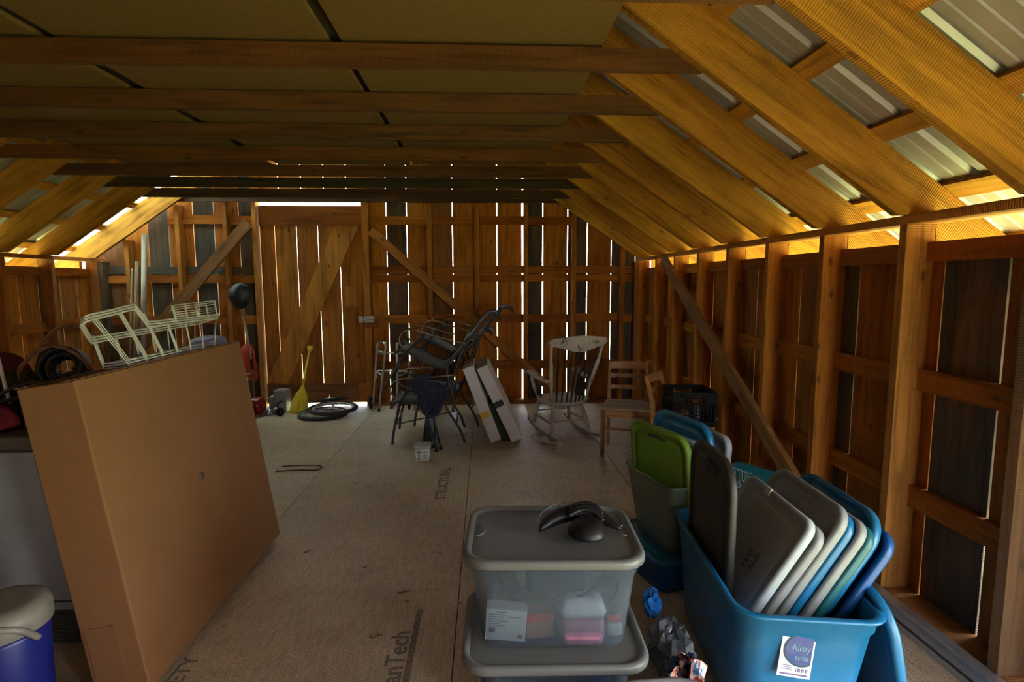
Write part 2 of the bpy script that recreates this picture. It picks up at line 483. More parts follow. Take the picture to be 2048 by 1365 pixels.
# back wall siding, up into the gable
gb = [(-4.62, 0.008), (-4.36, 0.003), (-4.095, 0.010), (-3.849, 0.011), (-3.549, 0.013), (-3.302, 0.012), (-3.006, 0.010), (-2.80, 0.004)]
bt = [(-1.222, 0.013), (-0.970, 0.014), (-0.675, 0.024), (-0.405, 0.013), (-0.13, 0.003), (0.150, 0.013), (0.470, 0.028), (0.728, 0.020), (1.043, 0.014), (1.294, 0.015), (1.604, 0.014), (1.913, 0.014)]
top = lambda x: zlo(x) + 0.25
YS = YB + 0.135
cl = cells_from(gb, {1: .55, 3: 1.0, 5: 1.0, 7: 1.0, 8: 1.0, 0: .6}, XL - 0.14, -2.79)
crr = cells_from(bt, {1: .85, 3: .5, 7: 1.0, 9: .9, 11: .95, 12: 1.0}, -1.43, XR + 0.14)
for c in (crr[0],):
    pass
wb = board_run(cl + crr, YS, 'X', top, -0.02)
# over the door
for i in range(5):
    x0 = -2.79 + i * 0.272
    wb_c = [(x0 + 0.006, x0 + 0.266, random.random(), 0.0)]
    t = board_run(wb_c, YS, 'X', top, 2.522)
    off = len(wb.v); wb.v += t.v; wb.g += t.g; wb.t += t.t; wb.f += [tuple(off + i_ for i_ in f) for f in t.f]; wb.sm += t.sm
wbo = wb.build('wall_back', M_BOARD); tag(wbo, kind='structure')

# back wall studs
XC = -1.352
for i, (x0, x1, gy, lab) in enumerate([(-4.31, -4.256, .1, 'short wall stud under the left rafter by the leaning poles'), (-3.70, -3.65, 0, 'back wall stud left of the hanging black bag, second from the left'),
        (-3.142, -3.092, .15, 'back wall stud right beside the hanging black bag'),
        (-0.715, -0.65, .05, 'back wall stud behind the stacked patio chairs'), (-0.13, -0.072, 0, 'back wall stud behind the white cartons'),
        (0.478, 0.53, 0, 'back wall stud left of the rocking chair'), (1.078, 1.135, 0, 'back wall stud behind the rocking chair'), (1.692, 1.748, .1, 'shortest back wall stud near the right corner')]):
    zt = min(zlo(x0), zlo(x1)) + 0.03
    o = plumb(x0, x1, YB, YB + 0.133, 0.05, zt, (random.random() * .8, gy)).build('wall_stud', M_FRAME, bevel=0.002)
    tag(o, lab, 'stud', 'studs of the back wall')
o = plumb(XR - 0.055, XR - 0.002, YB - 0.002, YB + 0.13, 0.05, ZP, (.5, .4)).build('wall_stud', M_FRAME, bevel=0.002); tag(o, 'greyed stud tight in the right back corner', 'stud', 'studs of the back wall')
o = plumb(XL + 0.002, XL + 0.06, YB - 0.002, YB + 0.13, 0.05, ZP, (.2, .95)).build('wall_stud', M_FRAME, bevel=0.002); tag(o, 'dark grey stud tight in the left back corner', 'stud', 'studs of the back wall')
# door posts
o = plumb(-2.795, -2.745, YB - 0.01, YB + 0.133, 0.0, zlo(-2.8) + 0.02, (.8, 0)).build('door_post', M_FRAME, bevel=0.002); tag(o, 'tall post on the hinge side, left of the plank door', 'post', 'door posts')
o = plumb(-1.495, -1.41, YB - 0.01, YB + 0.133, 0.0, zlo(-1.45) + 0.02, (.6, 0)).build('door_post', M_FRAME, bevel=0.002); tag(o, 'tall post on the latch side, right of the plank door', 'post', 'door posts')
# back wall rails (left and right of the door)
stL = [-4.57, -4.31, -3.70, -3.142, -2.795]; stLw = [0, .054, .05, .05, .05]
stR = [-1.41, -0.715, -0.13, 0.478, 1.078, 1.692, 1.871]; stRw = [0, .065, .058, .052, .057, .056, 0]
for z0, z1, nmz, gy in ((2.252, 2.357, 'uppermost', 0.0), (1.653, 1.744, 'second', 0.15), (1.546, 1.637, 'third', 0.0), (1.036, 1.14, 'fourth', 0.05), (0.442, 0.548, 'lowest', 0.2)):
    for sn, st, sw in (('left', stL, stLw), ('right', stR, stRw)):
        o = thing('wall_rail', '%s horizontal rail of the back wall, %s of the plank door' % (nmz, sn), 'rail', (0, 0, 0), group='rails of the back wall')
        for i in range(len(st) - 1):
            a, c = st[i] + sw[i] + 0.001, st[i + 1] - 0.001
            if z0 > 2 and (min(zlo(a), zlo(c)) < z0 - 0.02):
                if max(zlo(a), zlo(c)) < z0: continue
                if sn == 'left': a = max(a, -2.704 - (3.117 - z1) / PITCH)
                else: c = min(c, (3.117 - z1) / PITCH)
                if c - a < 0.05: continue
            j = random.uniform(-.004, .004); jj = gy
            if sn == 'left' and nmz == 'second': jj = 0.9
            MB().box((a, YB + 0.085, z0 + j), (c, YB + 0.13, z1 + j), 0, (random.random() * 0.7, jj)).build('rail_block', M_BOARD, o)
for sn, a, c in (('left', -4.57, -2.795), ('right', -1.41, XR)):
    o = MB().box((a, YB - 0.0, 0.0), (c, YB + 0.13, 0.05), 0, (.2, .2)).build('sole_plate', M_FRAME); tag(o, 'sole plate under the back wall, %s of the plank door' % sn, 'wall plate')

# diagonal braces
def brace(p, q, w, t, label, mat=M_FRAME, up=(0, 1, 0), grey=0.1, name='diagonal_brace'):
    o = MB().beam(p, q, w, t, up, (0.5, grey)).build(name, mat, bevel=0.002)
    return tag(o, label, 'brace', 'diagonal wall braces')
brace((-1.385, YB - 0.032, 2.17), (0.95, YB - 0.022, 0.08), 0.105, 0.04, 'long diagonal brace on the back wall running down right from the door post')
brace((-2.83, YB - 0.034, 2.25), (-4.52, YB - 0.034, 0.40), 0.13, 0.04, 'greyed diagonal brace on the back wall running down left of the door', grey=0.5)
brace((XR - 0.02, 5.80, 1.79), (XR - 0.02, 3.03, 0.23), 0.115, 0.04, 'long diagonal brace across the studs of the right wall', up=(1, 0, 0), grey=0.5)

# rafters, ties, purlins
for k in RK:
    y = ky(k) if k < 7 else 6.69
    for side, nm in ((1, 'right'), (-1, 'left')):
        # profile in XZ with heel notch on the plate
        def X(x): return x if side == 1 else -2.704 - x
        pr = [(X(-1.352), zlo(-1.352)), (X(XR), ZP + 0.042), (X(XR + 0.14), ZP + 0.042), (X(XR + 0.14), zlo(XR + 0.14)), (X(2.50), zlo(2.50)), (X(2.50), zlo(2.50) + 0.262), (X(-1.352), zlo(-1.352) + 0.262)]
        pr[1] = (X((3.117 - ZP - 0.042) / PITCH), ZP + 0.042)
        m = MB()
        n = len(pr)
        vs = [(u, yy, z) for yy in (y, y + 0.045) for u, z in pr]
        fs = [tuple(range(n)), tuple(range(2 * n - 1, n - 1, -1))] + [(i, i + n, (i + 1) % n + n, (i + 1) % n) for i in range(n)]
        o3 = [random.uniform(0, 60) for _ in range(3)]
        c_, s_ = cos(atan2(PITCH, 1)), sin(atan2(PITCH, 1)) * (-side)
        grn = [(v[0] * c_ + v[2] * s_ + o3[0], -v[0] * s_ + v[2] * c_ + o3[1], v[1] + o3[2]) for v in vs]
        m.add(vs, fs, grn, (random.random(), 0.0))
        o = m.build('rafter', M_RAFT)
        tag(o, 'rough sawn rafter of the %s roof slope, %s' % (nm, which(k, 'rafter from the back wall')), 'rafter', 'rafters of the %s roof slope' % nm)
    if True:
        zt = 2.468 if k < 7 else 2.502
        y0 = (ky(k) if k < 7 else 6.69) + 0.045
        xa, xc = 0.957, 0.957 - 0.093 / PITCH
        pr = [(-2.704 - 0.957 - 0.02, zt), (0.957 + 0.02, zt), (xc + 0.06, zt + 0.093), (-2.704 - xc - 0.06, zt + 0.093)]
        gy = {5: 0.9, 6: 0.7, 7: 0.6, 4: .35, 0: 0.15, 1: 0.3, 2: 0.45, 3: 0.1}.get(k, 0.3)
        sg = random.uniform(-0.004, 0.004)
        o = MB().prism([(u, z + sg) for u, z in pr], y0, y0 + 0.042, 'Y', (random.random(), gy), 0).build('collar_tie', M_TIE)
        tag(o, 'horizontal tie board joining the rafters, %s' % which(k, 'tie from the back wall'), 'tie beam', 'tie boards under the ceiling panels')
for side, nm in ((1, 'right'), (-1, 'left')):
    px = [2.46, 2.125, 1.765, 1.392, 1.02, 0.64, 0.26, -0.12, -0.5, -0.88, -1.2]
    for i, x in enumerate(px):
        def X(xx): return xx if side == 1 else -2.704 - xx
        z = zhi(x) + 0.0125
        d = Vector((X(x + 0.5) - X(x), 0, -PITCH * 0.5)).normalized()
        up = Vector((0, 1, 0)).cross(d); up = up if up.z > 0 else -up
        o = MB().beam((X(x), YF, z + .002), (X(x), YB + 0.2, z + .002), 0.095, 0.021, up, (random.random(), 0)).build('purlin', M_RAFT)
        lab = 'lowest roof purlin at the %s eave' % nm if i == 0 else '%s roof purlin up from the %s eave' % (ordn[i], nm)
        tag(o, lab, 'purlin', 'purlins of the %s roof slope' % nm)

# roof sheets: ribbed steel
def roof_metal():
    m, ns, ls, P = mat_new('ribbed_roof_steel')
    t = N(ns, 'TexCoord'); n = N(ns, 'TexNoise', Scale=3, Detail=4); ls.new(t.outputs['Object'], n.inputs['Vector'])
    r = ramp(ns, [(0.3, (0.42, 0.43, 0.41)), (0.7, (0.55, 0.55, 0.53))]); ls.new(n.outputs['Fac'], r.inputs[0])
    ls.new(r.outputs[0], P.inputs['Base Color']); P.inputs['Metallic'].default_value = 0.45; P.inputs['Roughness'].default_value = 0.48
    return m
def skylight_mat():
    m, ns, ls, P = mat_new('clear_ribbed_roof_panel')
    P.inputs['Base Color'].default_value = (0.9, 0.95, 0.92, 1); P.inputs['Roughness'].default_value = 0.35
    tr = N(ns, 'BsdfTranslucent'); tr.inputs['Color'].default_value = (0.75, 0.85, 0.82, 1)
    mx = N(ns, 'MixShader', Fac=0.5); out = ns['Material Output']
    ls.new(P.outputs[0], mx.inputs[1]); ls.new(tr.outputs[0], mx.inputs[2]); ls.new(mx.outputs[0], out.inputs[0])
    return m
def ribbed(y0, y1):
    pts = []; y = y0
    while y < y1 - 1e-6:
        for dy, h in ((0.0, 0.0), (0.055, 0.0), (0.062, 0.004), (0.070, 0.0), (0.125, 0.0), (0.132, 0.004), (0.140, 0.0), (0.178, 0.0), (0.19, 0.018), (0.212, 0.018), (0.224, 0.0)):
            pts.append((min(y + dy, y1), h))
        y += 0.2286
    pts.append((y1, 0.0))
    return pts
def roof_piece(side, y0, y1, x0, x1, name, mat):
    def X(xx): return xx if side == 1 else -2.704 - xx
    m = MB(); P_ = ribbed(y0, y1); vs = []
    for x in (x0, x1):
        for y, h in P_: vs.append((X(x) + side * h * 0.56, y, zhi(x) + 0.030 + h * 0.83))
    n = len(P_); m.add(vs, [(i, i + 1, n + i + 1, n + i) for i in range(n - 1)], None)
    return m.build(name, mat, solid=0.0012)
M_ROOF = roof_metal()
o = roof_piece(1, YF - 0.3, YB + 0.45, -1.352, 2.62, 'roof_right', M_ROOF); tag(o, kind='structure')
o = roof_piece(-1, YF - 0.3, 6.20, -1.352, 2.62, 'roof_left', M_ROOF); tag(o, kind='structure')
o = roof_piece(-1, 6.201, YB + 0.45, -1.352, 2.62, 'roof_skylight', skylight_mat()); tag(o, kind='structure')

m = MB()
for sgn in (1, -1): m.beam((-1.352 + sgn * .10, YF - .3, 4.33 - .02), (-1.352 + sgn * .10, YB + .45, 4.33 - .02), 0.24, 0.004, (sgn * PITCH, 0, 1))
tag(m.build('roof_ridge', M_ROOF), kind='structure')
# ceiling panels lying on the ties
M_PANEL = plain('tan_fibre_panel', (0.15, 0.085, 0.018), 0.85, var=0.1, scale=60, bump=0.1)
cols = [(-3.05, -1.87, 5.3), (-1.80, -0.66, 4.95), (-0.61, 0.53, 4.9)]
for ci, (x0, x1, yend) in enumerate(cols):
    for ri, (a, c) in enumerate([(-0.55, 0.25), (0.29, 2.70 + (0.0 if ci == 2 else -0.05)), (2.75, yend)]):
        dz = 0.0 if ri == 2 else 0.012
        sx = random.uniform(-.01, .01)
        o = MB().box((x0 + sx, a, 2.568 + dz), (x1 + sx, c, 2.592 + dz)).build('ceiling_panel', M_PANEL, bevel=0.003)
        nm = ('left', 'middle', 'right')[ci]; nr = ('nearest row overhead', 'second row', 'row nearest the back wall')[ri]
        tag(o, 'tan fibre panel laid on the ties, %s column, %s' % (nm, nr), 'panel', 'ceiling panels on the ties')

for x, lb in ((-1.835, 'left'), (-0.635, 'right')):
    o = MB().box((x - .12, -0.5, 2.606), (x + .12, 4.9, 2.626), 1, (.3, 1.0)).build('seam_light_block', M_TIE); tag(o, 'added dark board blocking light over the %s seam of the ceiling panels' % lb, 'board')  # boards added so attic light does not show through the panel seams
# front wall behind the viewer, with its open doorway
m = board_run([(-4.77 + i * 0.265, -4.77 + i * 0.265 + 0.256, random.random(), 0) for i in range(26) if not 1.25 < -4.64 + i * .265 < 1.85], YF - 0.03, 'X', lambda x: zlo(x) + 0.24)
t = board_run([(-4.77 + i * 0.265, -4.77 + i * 0.265 + 0.256, random.random(), 0) for i in range(26) if 1.25 < -4.64 + i * .265 < 1.85], YF - 0.03, 'X', lambda x: zlo(x) + 0.24, 1.6)
off = len(m.v); m.v += t.v; m.g += t.g; m.t += t.t; m.f += [tuple(off + i_ for i_ in f) for f in t.f]; m.sm += t.sm
tag(m.build('wall_front', M_BOARD), kind='structure')
portal((XR + 0.17, 0.75, 0.84), (rad(90), 0, rad(90)), 1.0, 1.62)
portal((1.52, YF - 0.06, 0.8), (rad(90), 0, 0), 0.7, 1.62)
portal((2.30, 2.6, 1.66), (rad(90), 0, rad(90)), 8.6, 0.6)
portal((-5.0, 2.6, 1.66), (rad(90), 0, rad(-90)), 8.6, 0.6)

# plank door
door = thing('door_1', None, None, (0, 0, 0)); door['kind'] = 'structure'
dy0, dy1 = YB + 0.062, YB + 0.084
xs = [-2.738, -2.563, -2.303, -2.047, -1.787, -1.502]
for i in range(5):
    w = 0.008 if i < 4 else 0
    w0 = 0.008 if i > 0 else 0
    o = MB().box((xs[i] + w0 / 2, dy1, 0.03), (xs[i + 1] - w / 2, dy1 + 0.022, 2.468), 2, ([.1, .55, .0, .35, .0][i], 0)).build('door_board', M_DOOR, door)
o = MB().box((-2.738, dy0 - 0.0, 2.236), (-1.502, dy1 - 0.0005, 2.474), 0, (0.0, .12)).build('top_batten', M_BOARD, door)
o = MB().box((-2.738, dy0 - 0.0, 0.035), (-1.502, dy1 - 0.0005, 0.283), 0, (0.1, .5)).build('bottom_batten', M_BOARD, door)
o = MB().box((-1.60, dy0 - 0.012, 0.055), (-1.512, dy0, 0.283), 2, (0.5, .1)).build('batten_block', M_BOARD, door)
o = MB().prism([(-2.735, 0.30), (-2.478, 0.285), (-1.545, 2.234), (-1.83, 2.234)], dy0 - 0.008, dy1 - 0.0005, 'Y', (1.0, 0), 2).build('diagonal_board', M_DOOR, door)
o = MB().box((-1.74, dy0 + 0.006, 1.25), (-1.585, dy1, 1.50), 2, (0.4, 0)).build('patch_block', M_DOOR, door)
o = MB().box((-1.49, YB - 0.035, 0.985), (-1.33, YB - 0.011, 1.145), 0, (0.1, .2)).build('latch_block', M_BOARD); tag(o, 'small wooden block behind the latch, fixed to the door post', 'wood block')
M_ZINC = plain('zinc', (0.55, 0.52, 0.46), 0.4, 0.8)
lt = thing('door_latch', 'small zinc bolt latch across the door edge and post', 'latch', (-1.50, YB - 0.035, 1.085))
m = MB(); m.box((0.01, -0.003, 0.012), (0.13, 0.0, 0.05)); m.box((0.01, -0.003, -0.03), (0.13, 0.0, -0.004)); m.build('plate', M_ZINC, lt)
m = MB(); m.tube([(-0.06, -0.012, 0.004), (0.12, -0.012, 0.004)], 0.006); m.build('bolt', M_ZINC, lt)
m = MB(); m.box((-0.06, -0.003, -0.028), (-0.005, 0.0, 0.045)); m.tube([(-0.04, -0.004, -0.02), (-0.04, -0.022, -0.02)], 0.009); m.build('keeper', M_ZINC, lt)

# ================================================================== things at the back
M_ALU = plain('brushed_aluminium', (0.62, 0.62, 0.62), 0.35, 0.85, var=0.04)
M_BLKP = plain('black_plastic', (0.010, 0.010, 0.012), 0.42, spec=0.3)
M_RUB = plain('dark_rubber', (0.035, 0.033, 0.03), 0.75)
M_GRIP = plain('grey_grip', (0.12, 0.12, 0.12), 0.7)
def T(x=0, y=0, z=0): return Matrix.Translation((x, y, z))
def RZ(a): return Matrix.Rotation(rad(a), 4, 'Z')
def RY(a): return Matrix.Rotation(rad(a), 4, 'Y')
def RX(a): return Matrix.Rotation(rad(a), 4, 'X')

# ---- folding walker
wk = thing('walker', 'grey aluminium folding walker with front wheels standing by the door latch', 'walker', (-1.16, 6.5, 0))
def ubend(p0, p1, top, r=0.07):
    """two legs joined over the top"""
    p0 = Vector(p0); p1 = Vector(p1); a = Vector((p0.x, p0.y, top)); b_ = Vector((p1.x, p1.y, top))
    d = (b_ - a).normalized(); pts = [p0, p0.lerp(a, .6), a - Vector((0, 0, r))]
    for k in range(1, 7):
        t = pi / 2 * k / 6; pts.append(a + d * (r - r * cos(t)) + Vector((0, 0, -r + r * sin(t))))
    for k in range(0, 7):
        t = pi / 2 * k / 6; pts.append(b_ - d * (r - r * sin(t)) + Vector((0, 0, -r + r * cos(t))))
    pts.append(p1); return pts
# side frames run towards the wall a little askew
sides = [((-0.225, 0.12, 0.075), (-0.13, -0.02, 0.02), (-0.15, 0.10), (-0.02, -0.04)), ((0.25, 0.06, 0.075), (0.12, -0.20, 0.02), (0.22, 0.06), (0.12, -0.13))]
for i, (w0, l0, t0, t1) in enumerate(sides):
    w0 = Vector(w0); l0 = Vector(l0); A = Vector((t0[0], t0[1], 0.83)); B = Vector((t1[0], t1[1], 0.83))
    d = (B - A).normalized(); r = 0.06
    pts = [w0, w0.lerp(A, .5), A + (w0 - A).normalized() * r, A + (w0 - A).normalized() * r * .3 + d * r * .3, A + d * r, B - d * r, B + (l0 - B).normalized() * r * .3 - d * r * .3, B + (l0 - B).normalized() * r, l0]
    MB().tube(catmull(pts[:1] + pts[1:], 4), 0.0125, 10).build('side_frame', M_ALU, wk)
    MB().tube([A + d * r, B - d * r], 0.018, 12).build('hand_grip', M_GRIP, wk)
    MB().tube([w0.lerp(A, .52), l0.lerp(B, .52)], 0.009, 8).build('side_bar', M_ALU, wk)
    MB().tube([w0.lerp(A, .86), l0.lerp(B, .86)], 0.009, 8).build('side_bar', M_ALU, wk)
    MB().lathe([(0.0, -0.0), (0.018, 0.0), (0.018, 0.03), (0.0125, 0.035)], 12, T(l0.x, l0.y, 0.0)).build('rubber_foot', M_RUB, wk)
    wh = MB().lathe([(0.022, -0.012), (0.068, -0.012), (0.075, -0.008), (0.075, 0.008), (0.068, 0.012), (0.022, 0.012)], 24, T(w0.x - 0.028, w0.y, 0.075) @ RY(90), closed=True).build('wheel', M_RUB, wk)
    hb = MB().lathe([(0.008, -0.02), (0.018, -0.02), (0.018, 0.02), (0.008, 0.02)], 12, T(w0.x - 0.028, w0.y, 0.075) @ RY(90), closed=True)
    for q in range(5):
        a = 2 * pi * q / 5; hb.beam((w0.x - 0.028, w0.y + .015 * cos(a), 0.075 + .015 * sin(a)), (w0.x - 0.028, w0.y + .066 * cos(a), 0.075 + .066 * sin(a)), 0.014, 0.008, (1, 0, 0))
    hb.build('hub', M_ALU, wh)
A0 = Vector(sides[0][0]).lerp(Vector((sides[0][2][0], sides[0][2][1], .83)), .53); A1 = Vector(sides[1][0]).lerp(Vector((sides[1][2][0], sides[1][2][1], .83)), .53)
MB().tube(catmull([A0 + Vector((0, 0, -.09)), A0 + Vector((.02, -.01, -.02)), A0 + Vector((.06, -.02, 0)), A1 + Vector((-.06, -.02, 0)), A1 + Vector((-.02, -.01, -.02)), A1 + Vector((0, 0, -.09))], 5), 0.0115, 10).build('cross_tube', M_ALU, wk)
MB().tube([A0 + Vector((.03, 0, .22)), A1 + Vector((-.03, 0, .22))], 0.01, 10).build('cross_tube', M_ALU, wk)

# ---- sling patio chairs, two stacks of two
M_SLING = plain('grey_brown_sling_mesh', (0.13, 0.125, 0.13), 0.6, var=0.2, scale=60, bump=0.3, dirt=0.35, dirtc=(0.22, 0.21, 0.2))
M_STEEL = plain('dark_painted_steel', (0.05, 0.048, 0.048), 0.42, 0.4, dirt=0.3, dirtc=(0.16, 0.13, 0.10))
M_WIRE = plain('rubbed_bronze_rod', (0.30, 0.24, 0.17), 0.4, 0.7)
def sling_chair(label):
    c = thing('patio_chair', label, 'chair', group='stacked patio chairs')
    W = 0.26
    prof = [(-0.335, 0.345), (-0.325, 0.385), (-0.29, 0.41), (-0.24, 0.413), (-0.10, 0.392), (0.06, 0.37), (0.125, 0.375), (0.165, 0.41), (0.20, 0.48), (0.27, 0.68), (0.345, 0.90), (0.375, 0.975), (0.405, 1.015), (0.445, 1.03), (0.49, 1.02), (0.515, 0.995)]
    P = catmull([(x, 0, z) for x, z in prof], 5)
    m = MB(); vs = []; n = len(P)
    for y in (-W + 0.012, 0, W - 0.012):
        for p in P: vs.append((p.x, y, p.z - (0.006 if y == 0 else 0)))
    m.add(vs, [(j * n + i, j * n + i + 1, (j + 1) * n + i + 1, (j + 1) * n + i) for j in range(2) for i in range(n - 1)], None, (0.5, 0), True)
    m.build('sling_seat', M_SLING, c, solid=0.006)
    for s in (-1, 1):
        MB().tube([(p.x, s * W, p.z) for p in P], 0.014, 10).build('side_rail', M_STEEL, c)
        MB().tube(catmull([(-0.33, s * (W + .02), 0.0), (-0.315, s * (W + .015), 0.12), (-0.275, s * W, 0.30), (-0.245, s * (W + .012), 0.40), (-0.19, s * (W + .03), 0.50), (-0.15, s * (W + .04), 0.585), (-0.16, s * (W + .045), 0.625)], 5), 0.0125, 10).build('leg', M_STEEL, c)
        MB().tube(catmull([(0.36, s * (W + .02), 0.0), (0.31, s * (W + .015), 0.14), (0.20, s * (W + .008), 0.32), (0.165, s * W, 0.42), (0.19, s * (W + .004), 0.50)], 5), 0.0125, 10).build('leg', M_STEEL, c)
        # arm of two bent rods with a scroll in front
        ys = s * (W + 0.045)
        for dz, q in ((0.0, 0.0), (-0.0, 0.03)):
            ye = ys + s * (q - 0.015)
            MB().tube(catmull([(0.27, ye, 0.67), (0.10, ye, 0.655), (-0.10, ye, 0.645), (-0.22, ye, 0.64), (-0.30, ye, 0.61), (-0.335, ye, 0.545), (-0.315, ye, 0.475), (-0.255, ye, 0.45)] + ([(-0.21, ye, 0.49), (-0.235, ye, 0.525)] if q == 0 else []), 6), 0.0055, 8).build('arm_rod', M_WIRE, c)
    for x, z in ((-0.30, 0.18), (0.12, 0.33), (0.285, 0.18)):
        MB().tube([(x, -W - .01, z), (x, W + .01, z)], 0.008, 8).build('cross_bar', M_STEEL, c)
    MB().tube([(-0.30, -W, 0.19), (0.28, W, 0.19)], 0.006, 8).build('cross_bar', M_STEEL, c)
    return c
def clone(root, label=None):
    r = root.copy(); COL.objects.link(r)
    if label: r['label'] = label
    for ch in list(root.children):
        c = ch.copy(); COL.objects.link(c); c.parent = r
        for g in ch.children:
            d = g.copy(); COL.objects.link(d); d.parent = c
    return r
pc = sling_chair('dark sling patio chair on the floor beside the folded navy camp chair')
pc.location = (-0.58, 5.40, 0); pc.rotation_euler = (0, 0, rad(2))
pc2 = clone(pc, 'dark sling patio chair on the floor in the farther stack, near the walker'); pc2.location = (-0.43, 6.03, 0); pc2.rotation_euler = (0, 0, rad(-3))
pc3 = clone(pc, 'dark sling patio chair tipped back on top of the nearer stack'); pc3.location = (-0.665, 5.40, 0.42); pc3.rotation_euler = (0, rad(19), rad(1))
pc4 = clone(pc, 'dark sling patio chair tipped back on top of the farther stack, its back highest'); pc4.location = (-0.52, 6.03, 0.46); pc4.rotation_euler = (0, rad(20), rad(-2))

# ---- folded camp chair
M_NAVY = plain('navy_canvas', (0.022, 0.024, 0.05), 0.85, scale=20, var=0.25, bump=0.4)
M_TEAL = plain('dark_blue_steel_tube', (0.05, 0.075, 0.10), 0.4, 0.4)
cc = thing('camp_chair', 'folded navy camp chair standing on its bundled legs behind the small tub', 'chair', (-0.545, 4.95, 0))
for i, (a, b_) in enumerate([((-.06, .16, .012), (.03, .02, .62)), ((-.02, .22, .012), (-.03, .03, .60)), ((.03, .02, .012), (-.02, -.02, .64)), ((.085, -.08, .012), (-.05, .0, .60)), ((.06, .05, .012), (.06, .0, .58)), ((.01, -.05, .012), (.02, -.01, .60)), ((.12, -.02, .012), (.0, .03, .55)), ((-.04, .05, .05), (.07, .01, .50))]):
    t_ = MB().tube([a, b_], 0.009, 8).build('leg', M_TEAL, cc)
    if i < 7: MB().lathe([(0.0, -0.012), (0.017, -0.012), (0.019, 0.0), (0.012, 0.018)], 10, T(*a)).build('foot', M_BLKP, t_)
def folds(name, mat, parent, rings, label=None):
    m = MB(); m.loft([[Vector(p) for p in r] for r in rings]); return m.build(name, mat, parent, subsurf=1)
def crump(cx, cy, z, rx, ry, n=18, amp=0.25, ph=0.0, k=5):
    return [Vector((cx + rx * cos(2 * pi * i / n) * (1 + amp * sin(k * 2 * pi * i / n + ph)), cy + ry * sin(2 * pi * i / n) * (1 + amp * sin(k * 2 * pi * i / n + ph)), z)) for i in range(n)]
folds('canvas_seat', M_NAVY, cc, [crump(.03, .0, .30, .025, .03, ph=.2), crump(.035, .0, .36, .075, .07, ph=.8), crump(.04, .0, .44, .105, .09, ph=1.2), crump(.05, .0, .54, .125, .10, ph=1.6), crump(.05, .0, .60, .12, .09, ph=2.), crump(.03, .0, .63, .08, .05, ph=2.4)])
fl_ = MB(); fr = [[(-.19, -.02, .60), (-.17, -.06, .60), (-.02, -.08, .44), (.02, -.02, .42)], [(-.19, -.02, .64), (-.15, -.07, .65), (.01, -.10, .58), (.04, -.02, .57)], [(-.10, -.01, .69), (-.08, -.06, .70), (.04, -.09, .70), (.05, -.02, .69)], [(-.05, -.01, .72), (-.04, -.04, .725), (.03, -.05, .73), (.045, -.02, .725)]]
fl_.loft([[Vector(p) for p in r] for r in fr]); fl_.build('canvas_back', M_NAVY, cc, subsurf=2)
for a0 in (0.0, 1.3, 2.4):
    MB().tube(catmull([(-.07 + .02 * a0, -.09, .52), (-.03 + .02 * a0, -.115, .40 - .02 * a0), (.03 + .02 * a0, -.11, .34), (.09 + .02 * a0, -.10, .42), (.10 + .015 * a0, -.09, .53)], 6), [.012] * 25, 8).build('canvas_fold', M_NAVY, cc)

# ---- white cartons leaning on the chairs
M_CART = plain('white_carton', (0.66, 0.64, 0.62), 0.8, var=0.05, scale=6, dirt=0.35, dirtc=(0.33, 0.29, 0.24), dscale=3)
M_TAPEY = plain('yellow_tape', (0.62, 0.45, 0.03), 0.4)
M_TAPEB = plain('black_tape', (0.02, 0.02, 0.02), 0.4)
def carton(label, pivot, ang, W, D, H, tape, th, yaw=0):
    c = thing('white_carton', label, 'box', pivot, (0, rad(-ang), rad(yaw)), 'long white cartons')
    MB().box((0, 0, 0), (W, D, H), 2).build('body', M_CART, c, bevel=0.004)
    f = MB(); f.box((-0.0015, -0.001, H + 0.0005), (W + 0.001, D * 0.49, H + 0.003)); f.box((-0.001, D * 0.51, H + 0.0005), (W, D + 0.001, H + 0.003)); f.build('flap', M_CART, c)
    f = MB(); f.box((-0.0012, -0.0012, H - 0.165), (W + 0.0012, D * .5, H - 0.160)); f.build('crease_edge', M_TAPEB if tape is None else M_CART, c)
    if tape is not None:
        f = MB(); f.box((-0.001, -0.0025, th), (W * 0.86, -0.0003, th + 0.06)); f.build('tape', tape, c)
    return c
carton('long white carton with yellow tape near its foot, leaning on the patio chairs', (0.040, 5.10, 0.0), 20.0, 0.105, 0.56, 0.765, M_TAPEY, 0.25, 0)
carton('long white carton with a black tape band, leaning right beside the yellow-taped one', (0.245, 5.10, 0.0), 25.0, 0.110, 0.56, 0.79, M_TAPEB, 0.37, -1)
M_WRAPD = plain('black_wrap', (0.02, 0.02, 0.02), 0.35, bump=0.8, scale=30)
tag(MB().prism([(0.155, 0.0), (0.23, 0.0), (0.055, 0.38), (0.022, 0.38)], 5.16, 5.50, 'Y').build('foam_sheet', plain('gap_shade_foam', (0.025, 0.03, 0.012), 0.8)), 'dark olive sheet wedged between the two leaning white cartons', 'foam sheet')  # foam colour darkened to stand in for the dark gap between cartons

